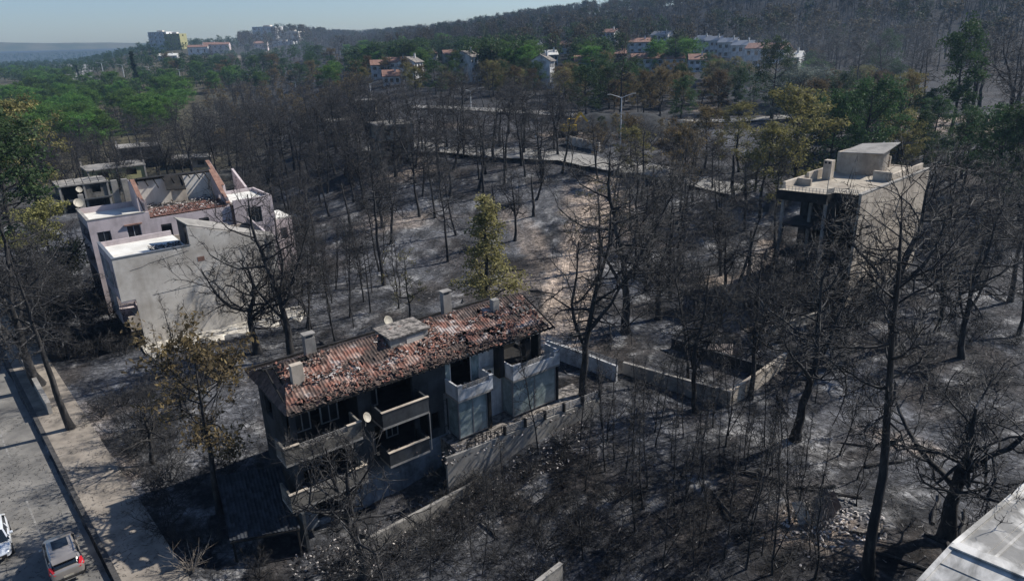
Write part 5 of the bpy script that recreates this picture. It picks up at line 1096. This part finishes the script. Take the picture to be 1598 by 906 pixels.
def scatter(poly, n, gap, keys, hr, label, group, seed, cat='tree', m=.3, wide=(.85, 1.2), glab=None, clear=0):
    rr = random.Random(seed); xs = [p[0] for p in poly]; ys = [p[1] for p in poly]; c = 0
    for _ in range(n*40):
        if c >= n: break
        x, y = rr.uniform(min(xs), max(xs)), rr.uniform(min(ys), max(ys))
        if not inside((x, y), poly): continue
        g = G(x, y)
        if g is None or blocked(g[0], g[1], m): continue
        if any((g[0]-t[0])**2+(g[1]-t[1])**2 < gap*gap for t in TAKEN): continue
        if clear and rr.random() < clear and hides(g[0], g[1], g[2], hr[1]): continue
        TAKEN.append((g[0], g[1])); key = rr.choice(keys); lab = label[key[:-1]] if isinstance(label, dict) else label
        place(key, g[0], g[1], rr.uniform(*hr), lab, group, cat, rng=rr, wide=rr.uniform(*wide)); c += 1
    return c
def key_tree(px, py, ytop, key, label, rz=0, wide=1.0, h=None, cat='tree', lean=0):
    g = G(px, py); hh = h or height_to(g, ytop); TAKEN.append((g[0], g[1])); o = place(key, g[0], g[1], hh, label, None, cat, rz=R(rz), wide=wide)
    if lean: o.rotation_euler = (Matrix.Rotation(R(lean), 3, 'Y') @ Matrix.Rotation(R(rz), 3, 'Z')).to_euler()
    return o
# trees one can point at
for a in [
 (1240, 686, 410, 'fork0', 'black crooked pine with a long shadow between plot wall and white metal roof', 20),
 (1354, 898, 330, 'pine1', 'tallest foreground pine with straight charred trunk reaching above the beige house foot', 60, .75, -9),
 (1478, 842, 600, 'oak0', 'gnarled leafless oak with bent limbs just above the white metal roof', 200, 1.15),
 (972, 520, 236, 'fork1', 'large forked burnt pine right of the bare dirt track', 150, .95),
 (916, 636, 330, 'fork2', 'forked black tree rising right behind the white boundary wall', 10, .8),
 (1074, 600, 400, 'pine2', 'thin leaning trunk inside the walled plot, left of its twin', 100, .7, -4),
 (1088, 645, 420, 'fork3', 'bent burnt tree in front of the concrete plot wall', 40, .7),
 (1008, 455, 300, 'pine3', 'slender straight burnt pine beside the large forked pine', 0, .8),
 (1046, 470, 270, 'pine4', 'tall straight burnt pine second right of the large forked pine', 50, .8),
 (803, 376, 262, 'fork2', 'crooked leaning burnt tree with a clear shadow beside the dirt track', 250, .8),
 (699, 408, 265, 'pine0', 'single black trunk standing clear on pale ash behind the burnt house', 30, .8),
 (655, 338, 210, 'pine5', 'thick twin looking trunk at the edge of the dense burnt stand', 80, .9),
 (678, 340, 215, 'pine3', 'slim trunk just right of the thick trunk at the stand edge', 200, .8),
 (112, 668, 400, 'pine4', 'tall burnt tree leaning left over the street beside the kerb', 180, 1.0),
 (70, 600, 330, 'fork3', 'burnt tree behind the white street wall at the left edge', 120, 1.0),
 (452, 560, 300, 'fork1', 'tall bare tree with bent trunk right of the grey blind wall', 190, .85),
 (400, 548, 385, 'oak1', 'small spreading bare tree in front of the grey blind wall end', 100, .9),
 (600, 445, 250, 'pine1', 'bare tree with broad crown left of the yellow green conifer', 220, .85),
 (1392, 545, 270, 'fork0', 'bare tree with wavy limbs in front of the lit beige wall', 300, 1.0),
 (1462, 455, 250, 'pine5', 'burnt pine just right of the beige house', 70, .9),
 (1505, 560, 330, 'fork3', 'dark forked tree on the shaded slope right of the beige house', 40, .8),
 (1575, 470, 240, 'pine0', 'burnt pine near the right edge with long shadow', 10, .9),
 (1170, 620, 400, 'fork1', 'bare twisted tree behind the beige stepped plot wall', 80, .7),
 (560, 905, 700, 'oak2', 'bare bushy tree at the foot of the burnt house front garden', 90, 1.0),
 (238, 722, 610, 'oak2', 'low twiggy bare tree beside the dark shrubs by the pavement', 40, .8),
 (285, 650, 560, 'oak1', 'small bare tree on pale ash behind the pavement shrubs', 130, .8),
 (745, 660, 560, 'oak1', 'small vase shaped bare tree before the sooty balconies', 10, .55),
]: key_tree(a[0], a[1], a[2], a[3], a[4], a[5], a[6] if len(a) > 6 else 1.0, lean=a[7] if len(a) > 7 else 0)
for a in [
 (758, 498, 318, 'conifer', 'yellow green scorched conifer standing behind the chimney end of the red roof', 0, 1.25),
 (344, 800, 555, 'scorch3', 'scorched pine with brown needles left of the burnt house corner', 40, .95),
 (640, 505, 400, 'sparse', 'small olive brown pine behind the middle of the red roof', 100, .9),
 (935, 420, 292, 'sparse', 'leaning pine with dark olive crown over the dirt track', 200, 1.1),
 (38, 425, 200, 'dark0', 'big dark pine at the left edge in front of the green forest', 10, 1.1),
 (98, 470, 335, 'scorch2', 'lower yellow olive pine left of the pink house terrace', 80, 1.1),
 (62, 330, 178, 'scorch0', 'olive tinted pine at the left edge, behind its darker neighbour', 200, 1.1),
 (1340, 292, 140, 'dark0', 'dense dark green pine directly behind the beige house roof hut', 20, 1.0),
 (1290, 300, 165, 'dark1', 'dark pine second left of the roof hut', 100, 1.0),
 (1232, 320, 160, 'scorch2', 'olive green pine left of the beige house roof', 200, 1.1),
 (1185, 340, 210, 'scorch0', 'olive pine with dusty crown between the single lamp and the beige house', 30, 1.1),
 (1100, 262, 178, 'scorch1', 'rust brown tree beside the single headed lamp', 60, 1.1),
 (1398, 275, 185, 'scorch2', 'olive green tree right behind the roof hut', 80, 1.0),
 (1482, 214, 62, 'dark2', 'large dark pine standing on bare brown soil at the right', 10, .95),
 (1412, 205, 125, 'scorch3', 'sparse brown tree left of the large dark pine', 60, .9),
 (1545, 330, 185, 'dark0', 'black green pine mass at the right edge behind the beige house', 150, 1.1),
 (1592, 345, 170, 'dark1', 'dark pine cut by the right edge of the picture', 250, 1.1),
 (1500, 300, 200, 'dark2', 'dark tree between the beige house and the large dark pine', 20, 1.1),
 (930, 262, 205, 'scorch3', 'small leaning scorched tree beside the pale road', 20, 1.0),
 (1203, 186, 78, 'dark1', 'dark green pine with bent trunk in front of the stepped white row', 20, .95),
 (1152, 176, 116, 'dark2', 'dark pine leaning right, left of the bent trunk pine', 300, .9),
 (1120, 176, 118, 'scorch1', 'brown crowned pine with thin trunk by the village road', 30, 1.0),
 (1246, 188, 118, 'silver', 'silvery grey leafed tree below the end villa', 30, 1.2),
 (1004, 178, 118, 'scorch1', 'brown crowned pine behind the tall double lamp', 70, .9),
 (1030, 182, 116, 'scorch3', 'brown pine right of the tall double lamp', 170, 1.1),
 (968, 180, 55, 'pine0', 'tall bare black pine poking above the villas behind the lamp', 170, .7),
 (1350, 135, 78, 'dark2', 'dark umbrella pine at the edge of the burnt hill', 170, 1.1),
 (1376, 140, 60, 'dark1', 'dark tall pine at the foot of the burnt hill', 100, .9),
 (218, 145, 82, 'cypress', 'tall dark cypress left of the green forest edge', 0, 1.0),
 (125, 128, 102, 'cypress', 'small cypress beside the pale highway', 0, 1.0),
 (117, 124, 106, 'cypress', 'smallest cypress left of its neighbour by the pale highway', 0, 1.0),
 (1062, 330, 215, 'scorch3', 'brown topped burnt tree left of the single lamp', 20, 1.0),
]: key_tree(a[0], a[1], a[2], a[3], a[4], a[5], a[6])
PL = {'pine': 'bare straight black pine %s', 'fork': 'bare forked black pine %s', 'oak': 'low spreading leafless tree %s', 'sap': 'thin burnt sapling %s', 'bush': 'bare twiggy burnt bush %s'}
def labs(where): return {k: v % where for k, v in PL.items()}
PINES = [f'pine{k}' for k in range(8)]; FORKS = [f'fork{k}' for k in range(4)]
nb = 0
nb += scatter([(330,215),(870,205),(880,300),(700,315),(520,330),(330,300)], 108, 3.6, PINES+FORKS[:2], (9.5, 13.5), labs('in the dense burnt stand at the centre of the picture'), 'burnt pines of the dense central stand', 1, wide=(.75, 1.2))
nb += scatter([(380,300),(560,330),(860,300),(880,345),(760,400),(560,440),(440,440),(380,360)], 26, 6.0, PINES+FORKS, (9, 12), labs('on the pale ash between the dense stand and the red roof'), 'burnt pines on the pale ash clearing', 2, wide=(.7, .95))
nb += scatter([(400,470),(520,440),(600,470),(560,530),(440,545)], 14, 2.2, PINES, (8.5, 11.5), labs('in the close row between grey blind wall and red roof'), 'slim burnt pines between grey wall and red roof', 31, wide=(.4, .6))
nb += scatter([(440,440),(600,430),(640,480),(540,520),(460,520)], 16, 2.6, [f'sap{k}' for k in range(4)], (7, 10), labs('in the thin row behind the red roof'), 'thin burnt stems behind the red roof', 3)
nb += scatter([(930,280),(1200,300),(1230,400),(1200,470),(1010,500),(960,420)], 24, 5, PINES+FORKS, (9, 13), labs('on the slope right of the dirt track'), 'burnt pines right of the dirt track', 4, wide=(.8, 1.1))
nb += scatter([(1470,390),(1598,380),(1598,560),(1500,600),(1440,540)], 15, 5.5, PINES+FORKS, (10, 13), labs('on the shaded slope right of the beige house'), 'burnt pines right of the beige house', 5)
nb += scatter([(0,330),(180,330),(230,280),(60,270)], 10, 4, FORKS, (8, 11), labs('left of the pink terraced house'), 'burnt trees left of the pink house', 6)
nb += scatter([(100,255),(250,250),(260,290),(110,310)], 12, 2.6, FORKS+PINES[:3], (7, 10), labs('between the ruins behind the pink house'), 'burnt trees between the ruins behind the pink house', 35, m=-1)
nb += scatter([(150,205),(340,200),(340,290),(240,280)], 30, 3.6, FORKS+PINES[:3], (8, 12), labs('behind the pink terraced house'), 'burnt trees behind the pink house', 7)
nb += scatter([(280,150),(900,160),(890,205),(330,212)], 60, 5, PINES, (7, 10.5), labs('in the far burnt belt before the villas'), 'burnt pines of the far belt before the villas', 8, wide=(.8, 1.0))
nb += scatter([(1250,125),(1440,130),(1440,185),(1300,180)], 12, 8, PINES, (12, 17), labs('at the foot of the burnt hill on the right'), 'burnt pines at the foot of the right hill', 9)
nb += scatter([(1500,150),(1598,150),(1598,250),(1520,250)], 8, 8, PINES+FORKS, (13, 18), labs('near the upper right edge of the picture'), 'burnt pines near the upper right edge', 19)
nb += scatter([(0,235),(160,240),(170,270),(100,290),(0,320)], 16, 4, FORKS, (8, 11), labs('in the dark group at the left behind the dishes'), 'burnt trees at the left behind the dishes', 29)
nb += scatter([(0,480),(60,470),(140,500),(150,560),(100,560),(60,540)], 7, 3, FORKS+['oak0'], (7, 10), labs('in front of the pink house street side'), 'burnt trees at the street side of the pink house', 10)
nb += scatter([(1120,400),(1330,450),(1330,540),(1230,560),(1120,520)], 10, 4, FORKS+['oak1','oak2'], (6, 9), labs('below the dark front of the beige house'), 'burnt trees below the beige house front', 11)
# scorched and green
def LS(w_): return w_
scatter([(940,250),(1200,270),(1260,330),(1150,380),(1000,330)], 12, 6, ['scorch0','scorch1','scorch3','scorch2'], (7.5, 11), 'scorched pine with olive brown needles on the slope left of the beige house', 'scorched pines left of the beige house', 12, wide=(1, 1.3))
scatter([(1260,250),(1440,240),(1598,300),(1598,340),(1480,330),(1440,270)], 9, 6, ['dark0','dark1','scorch2'], (9, 12), 'dark green pine of the group behind the beige house', 'dark pines behind the beige house', 13, wide=(1, 1.3))
scatter([(0,205),(60,150),(140,140),(275,128),(300,165),(265,215),(160,235),(90,235),(0,270)], 84, 4.6, ['green0','green1','green2'], (7.5, 10.5), 'bright green pine of the unburnt forest on the left', 'green pines of the unburnt left forest', 14, wide=(1.15, 1.5))
scatter([(0,118),(60,112),(140,130),(250,135),(200,150),(0,205)], 50, 7, ['green0','green1','green2','dark0'], (8, 11), 'small green pine at the far side of the left forest', 'green pines at the far side of the left forest', 24, wide=(1.2, 1.6))
scatter([(540,88),(680,80),(760,80),(860,84),(960,90),(1100,90),(1090,122),(960,122),(820,128),(690,120),(560,112)], 150, 5, ['green0','green1','dark0','dark1'], (7, 11), 'green pine among the red roofed villas', 'green pines among the villas', 15, wide=(1.1, 1.5), clear=1.1)
scatter([(560,118),(900,130),(1100,130),(1260,130),(1240,165),(1100,170),(900,165),(560,150)], 64, 6, ['scorch1','scorch3','dark1','brown','scorch1'] if 'brown' in PROTO else ['scorch1','scorch3','dark1','scorch2'], (6, 9), 'brownish scorched tree on the strip between villas and road', 'scorched trees between villas and road', 16, wide=(1, 1.35), clear=.8)
scatter([(1060,112),(1270,116),(1285,150),(1240,172),(1090,165)], 34, 5, ['dark0','dark1','green0','scorch1'], (6, 9), 'dark leafy tree on the ground below the stepped white row', 'trees below the stepped white row', 32, wide=(1, 1.4), clear=1.1)
scatter([(1240,150),(1440,150),(1440,250),(1260,240)], 22, 6, ['dark1','scorch1','dark2','scorch0'], (6.5, 10), 'dark scorched tree between the silver tree and the bare brown field', 'scorched trees before the right hill', 33, wide=(1, 1.4))
scatter([(870,140),(1070,150),(1075,185),(900,182)], 26, 5, ['dark1','scorch1','scorch3','dark0'], (6.5, 10.5), 'dark or browned pine in the row above the burnt road bank', 'pines above the road bank', 34, wide=(1, 1.3), clear=.8)
scatter([(240,96),(480,92),(560,100),(560,150),(400,140),(300,150)], 46, 12, ['dark0','scorch1','green1','dark1'], (7, 11), 'dark bushy tree on the scrubby hillside at the left rear', 'trees on the left rear hillside', 17, wide=(1.2, 1.7))
scatter([(885,200),(1070,212),(1075,236),(890,222)], 16, 3, ['bush0','dark0','scorch3'], (2.5, 4.5), {'bush': 'bare shrub on the dark road bank', 'dark': 'low dark green shrub on the dark road bank', 'scorch': 'low browned shrub on the dark road bank'}, 'shrubs of the dark road bank', 30, 'shrub')
# shrubs and saplings
scatter([(1010,420),(1330,440),(1330,560),(1230,540),(1100,520),(1010,480)], 24, 3, ['bush0','bush1','bush2'], (2, 3.6), 'bare twiggy burnt bush below the beige house', 'burnt bushes below the beige house', 20, 'shrub')
scatter([(380,690),(560,800),(760,720),(900,690),(1000,760),(960,906),(380,906)], 34, 1.6, ['bush0','bush1','bush2'], (1.2, 2.6), 'bare twiggy burnt bush in front of the burnt house', 'burnt bushes in front of the burnt house', 21, 'shrub', m=-1.5)
scatter([(150,640),(280,600),(360,700),(360,860),(240,840)], 26, 1.5, ['bush0','bush1','bush2'], (1.4, 2.8), 'bare twiggy burnt bush beside the pavement', 'burnt bushes beside the pavement', 22, 'shrub')
scatter([(0,430),(140,470),(210,500),(200,560),(60,560)], 22, 1.8, ['bush0','bush1','bush2'], (2.6, 4.2), 'tangled bare bush in front of the pink house balconies', 'tangled bushes before the pink house', 23, 'shrub')
scatter([(620,760),(760,690),(900,640),(1160,660),(1280,760),(1300,906),(640,906)], 64, 1.35, [f'sap{k}' for k in range(4)], (4.5, 8.5), 'thin burnt sapling in the foreground thicket', 'thin burnt saplings of the foreground thicket', 25, wide=(.8, 1.1))
scatter([(1250,620),(1420,640),(1430,800),(1300,840)], 7, 2.5, [f'sap{k}' for k in range(4)], (4, 7), 'thin burnt sapling near the rubble heap', 'thin burnt saplings near the rubble heap', 26)
scatter([(230,520),(300,560),(290,640),(230,620)], 5, 2, ['sap1','sap3'], (4, 6.5), 'thin bare sapling in front of the grey blind wall', 'thin saplings before the grey blind wall', 27)
scatter([(1340,470),(1598,500),(1598,700),(1420,640)], 18, 2.5, ['bush0','sap1','bush2'], (1.5, 3), {'bush': 'bare burnt bush on the slope above the metal roof', 'sap': 'thin burnt sapling on the slope above the metal roof'}, 'burnt undergrowth above the metal roof', 28)
g = G(300, 893); T = Tree(900)                                    # pale dry bush bottom left
for q in range(26):
    a = q*.9; T.limb((0, 0, 0), (math.cos(a)*T.r.uniform(.3, 1.2), math.sin(a)*T.r.uniform(.3, 1.2), 1), T.r.uniform(1.4, 2.6), .03, .008, 5, .14, -.03, 'b')
T.tw = [(*T.seg[i][:3], *(np.array(T.seg[i][:3])+T.r.normal(0, .5, 3)+[0, 0, .2]), .012) for i in range(0, len(T.seg), 2)]
MT['straw'] = noisy('dry_stems', [(.3, (.1,.085,.07)), (.7, (.3,.26,.215))], 2)
MT['chips'] = noisy('ash_flecks', [(.3, (.05,.05,.052)), (.7, (.26,.255,.25))], 2)
o = link('dry_bush', T.crownmesh('dry_bush', MT['straw'])); o.location = tuple(g); tag(o, 'pale brown dry bush fanning out at the bottom left beside the white garden wall', 'shrub')

# woods too far to count
FB = [far_tree(700+k, False) for k in range(4)]; FG = [far_tree(720+k, True) for k in range(4)]
rw = np.random.default_rng(77)
def spots(n, t0, t1, y0, y1, cond=None, pw=1.0):
    out = []
    while len(out) < n:
        t = rw.uniform(t0, t1); y = y0+(y1-y0)*rw.random()**pw; x = t*y
        if cond is None or cond(x, y, t): out.append((x, y))
    return out
hillcond = lambda x, y, t: not (t < .45 and y < 420 and hides(x, y, float(H(x, y)), 11)) and y < float(hill_d(t))*1.06 and y > 255+max(0, .15-t)*900
wood('burnt_hillside_forest', spots(3300, -.36, .85, 250, 1500, hillcond, .9), FB+[FG[0]], ['twig', 'dusk'], 'hazy burnt forest covering the whole hillside behind the villas', 'forest', 3, .95, 1.45)
wood('hillside_pines', spots(900, -.36, .75, 260, 1500, lambda x, y, t: hillcond(x, y, t) and (y > float(hill_d(t))*.75 or rw.random() < .35) and float(fbm(x/60, y/60, 90)) > .46, .8), FG, ['bark', 'dusk2'], 'brown and dark green crowns still standing along the hill ridge', 'forest', 4, .9, 1.4)
wood('village_wood', spots(300, -.22, .22, 255, 480, lambda x, y, t: float(fbm(x/30, y/30, 95)) > .45 and not hides(x, y, float(H(x, y)), 10)), FG, ['drybark', 'darkgreen'], 'dark green tree mass behind and between the villas', 'forest', 5, .8, 1.15)
wood('distant_wood', spots(1500, -.8, -.26, 420, 1500, lambda x, y, t: float(fbm(x/50, y/50, 97)) > .47 and not (t < -.52 and 430 < y < 640))+[(t_*y_, y_) for t_, y_ in zip(rw.uniform(-.8, -.36, 1500), rw.uniform(1400, 4500, 1500)) if float(fbm(t_*y_/140, y_/140, 98)) > .42], FG, ['bark', 'darkgreen'], 'dark distant woodland and scrub stretching to the left horizon', 'forest', 6, .5, .95)
wood('hillside_scrub', spots(380, -.42, -.2, 190, 480), FG+FB, ['twig', 'brown'], 'brown scorched scrub on the open hillside at the left rear', 'scrub', 7, .3, .6)

scatter([(600,780),(700,720),(840,690),(1000,720),(1060,906),(620,906)], 24, 1.9, [f'sap{k}' for k in range(4)], (8.5, 12), 'tall thin burnt stem in front of the burnt house and its garden wall', 'tall thin stems before the burnt house', 40, wide=(.7, .9))
scatter([(1000,700),(1240,700),(1300,906),(1040,906)], 10, 3, PINES[:4], (8, 11), 'slim charred pine in the lower centre foreground', 'slim charred pines of the lower centre', 41, wide=(.4, .6))
# ground litter: charred twigs and pale chips
def litter(name, poly, n, mat, lab, lmin, lmax, seed, r=.02, lift=.05, up=.25, road=False):
    rr = np.random.default_rng(seed); S = []; xs = [p[0] for p in poly]; ys = [p[1] for p in poly]; A = [G(x, y)[:2] for x, y in poly]; X0, X1 = min(a[0] for a in A), max(a[0] for a in A); Y0_, Y1_ = min(a[1] for a in A), max(a[1] for a in A)
    while len(S) < n:
        x, y = rr.uniform(X0, X1), rr.uniform(Y0_, Y1_)
        if not inside((x, y), [tuple(a) for a in A]) or (not road and blocked(x, y, .1)) or vn(x/2.3, y/2.3, seed) < .35: continue
        z = float(H(x, y)); sr = (x-KERB0[0])*RN[0]+(y-KERB0[1])*RN[1]; a = rr.uniform(0, 6.28); l = rr.uniform(lmin, lmax)
        if road: z = -.29 if sr < -.15 else .065
        S.append((x, y, z, x+math.cos(a)*l, y+math.sin(a)*l, z+lift+rr.random()**2*up*l, r))
    V, F = cones(S); o = link(name, mesh_np(name, V, [F], MT[mat])); return tag(o, lab, 'litter', kind='stuff')
litter('fallen_twigs', [(200,600),(600,420),(1000,480),(1598,480),(1598,740),(1420,906),(240,906)], 15000, 'twig', 'charred fallen twigs and brush littering the burnt ground', .4, 1.5, 5, .018, up=.5)
litter('pale_chips', [(200,560),(600,300),(1598,380),(1598,760),(1400,906),(300,906)], 7000, 'chips', 'pale chips and ash flecks scattered over the burnt ground', .12, .5, 6, .04, .03)
litter('low_brush', [(640,700),(850,640),(1000,720),(1300,800),(1300,906),(560,906)], 1300, 'twig', 'waist high tangle of burnt brush in the foreground hollow', .5, 1.5, 7, .02, up=1.6)
log = MB(); log.tube([(-1.7, 0, .12), (-.4, .08, .16), (.9, -.03, .13), (1.9, .1, .1)], [.13, .12, .1, .05], 7); log.bar((.4, 0, .15), (.9, .5, .4), .05); lg0 = log.build('fallen_log', MT['bark']); lg0['label'] = 'charred log lying on the burnt ground'; lg0['category'] = 'log'; lg0['group'] = 'charred logs on the burnt ground'; rl = random.Random(41)
for k in range(46):
    while True:
        g = G(rl.uniform(380, 1598), rl.uniform(330, 880))
        if not blocked(g[0], g[1], .6): break
    l_ = lg0 if k == 0 else lg0.copy()
    if k: COL.objects.link(l_)
    l_.location = tuple(g); l_.rotation_euler = (0, rl.uniform(-.06, .06), rl.uniform(0, 6.28)); l_.scale = (rl.uniform(.5, 1.3),)*3
litter('street_litter', [(0,640),(45,600),(110,640),(300,906),(0,906)], 1500, 'twig', 'small charred twigs blown over the road and pavement', .08, .45, 9, .012, .01, .1, True)
# rubble heap with corrugated sheets
rg = G(1290, 815); rh_ = empty('rubble_heap', tuple(rg), R(15), 'heap of corrugated sheets, planks and pale rubble in the lower right clearing', 'rubble')
def corr(mb, o, du, dv, n=10):
    o, du, dv = Vector(o), Vector(du), Vector(dv); nn = du.cross(dv).normalized()*.045
    for i in range(n*2): a = o+du*(i/(2*n))+(nn if i % 2 else -nn); b = o+du*((i+1)/(2*n))+(-nn if i % 2 else nn); mb.add([a, b, b+dv, a+dv], [(0, 1, 2, 3)])
mb = MB(); corr(mb, (-.9, -.6, .1), (1.5, .5, .5), (-.2, 1.0, 1.5)); mb.build('corrugated_sheet', MT['rust'], rh_); mb = MB(); corr(mb, (-1.9, .2, .15), (.8, -.2, .1), (.1, 1.1, .9)); mb.build('corrugated_sheet', MT['greyplaster'], rh_); mb = MB(); corr(mb, (.6, .3, .3), (1.0, .3, .1), (-.1, .8, .8)); mb.build('corrugated_sheet', MT['rust'], rh_)
for k in range(6): mb = MB(); mb.bar((.6+k*.12, -1.0-k*.14, .1+.03*k), (2.6+k*.1, -1.9+k*.12, .12+.04*k), .1, .05); mb.build('plank', MT['straw'], rh_)
tag(shards('broken_rubble', rh_, 420, lambda rr: ((lambda a, d: (math.cos(a)*d*1.5, math.sin(a)*d, max(0, .5-.2*d)*rr.random()))(rr.uniform(0, 6.28), abs(rr.normal(0, 1.5)))+(), (ASHC*rr.uniform(.4, 1.4))), 91, (.3, .2)), kind='stuff')
g = G(1120, 553); rp = empty('fallen_sheets', tuple(g), R(10), 'bent corrugated sheets lying in the walled garden plot', 'sheet'); mb = MB(); corr(mb, (-1.5, -.5, .25), (2.2, -1.0, .2), (.8, 1.4, .6), 14); mb.build('corrugated_sheet', MT['rust'], rp); mb = MB(); corr(mb, (.9, -1, .3), (1.4, .3, .1), (-.2, 1.2, .3)); mb.build('corrugated_sheet', MT['rust'], rp)

# ------------------------------------------------------------------ haze
mb = MB(); mb.box(-2400, 2400, -60, 2700, -45, 190); hzo = mb.build('haze', []); hzo['kind'] = 'stuff'; hzo['label'] = 'thin blue smoke haze over the far hill'; hzo['category'] = 'haze'
hm = bpy.data.materials.new('haze_air'); hm.use_nodes = True; t = hm.node_tree; t.nodes.clear(); out = t.nodes.new('ShaderNodeOutputMaterial'); pv = t.nodes.new('ShaderNodeVolumePrincipled')
pv.inputs['Color'].default_value = (.42, .66, 1, 1); pv.inputs['Density'].default_value = .00013; pv.inputs['Anisotropy'].default_value = .2; t.links.new(pv.outputs[0], out.inputs['Volume']); hzo.data.materials.append(hm)

def smoke(px, py, rad, rise, dens, lab, seed):
    g = G(px, py); V = []; F = []; n, m = 24, 12
    for i in range(m+1):
        for j in range(n):
            a = 2*math.pi*j/n; b = math.pi*i/m; k = 1+.18*math.sin(3*a+seed)+.12*math.cos(5*b+seed); V.append((g[0]+rad*k*math.sin(b)*math.cos(a), g[1]+rad*.7*k*math.sin(b)*math.sin(a), g[2]+rise*.55+rise*.6*math.cos(b)))
    for i in range(m):
        for j in range(n): F.append((i*n+j, (i+1)*n+j, (i+1)*n+(j+1) % n, i*n+(j+1) % n))
    m_ = bpy.data.materials.new('smoke_air'); m_.use_nodes = True; t = m_.node_tree; t.nodes.clear(); out = t.nodes.new('ShaderNodeOutputMaterial'); pv = t.nodes.new('ShaderNodeVolumePrincipled'); pv.inputs['Color'].default_value = (.72, .84, 1, 1); pv.inputs['Density'].default_value = dens; t.links.new(pv.outputs[0], out.inputs['Volume'])
    o = link('smoke', mesh_np('smoke', V, [np.array(F)], m_)); tag(o, lab, 'smoke', kind='stuff')
smoke(1300, 175, 34, 20, .0009, 'thin bluish smoke drifting through the trunks at the foot of the right hill', 1)
smoke(470, 92, 90, 22, .0007, 'faint white smoke over the dark woods left of the ridge', 2)
smoke(1230, 165, 16, 9, .004, 'low smoke patch by the silver tree and end villa', 3)
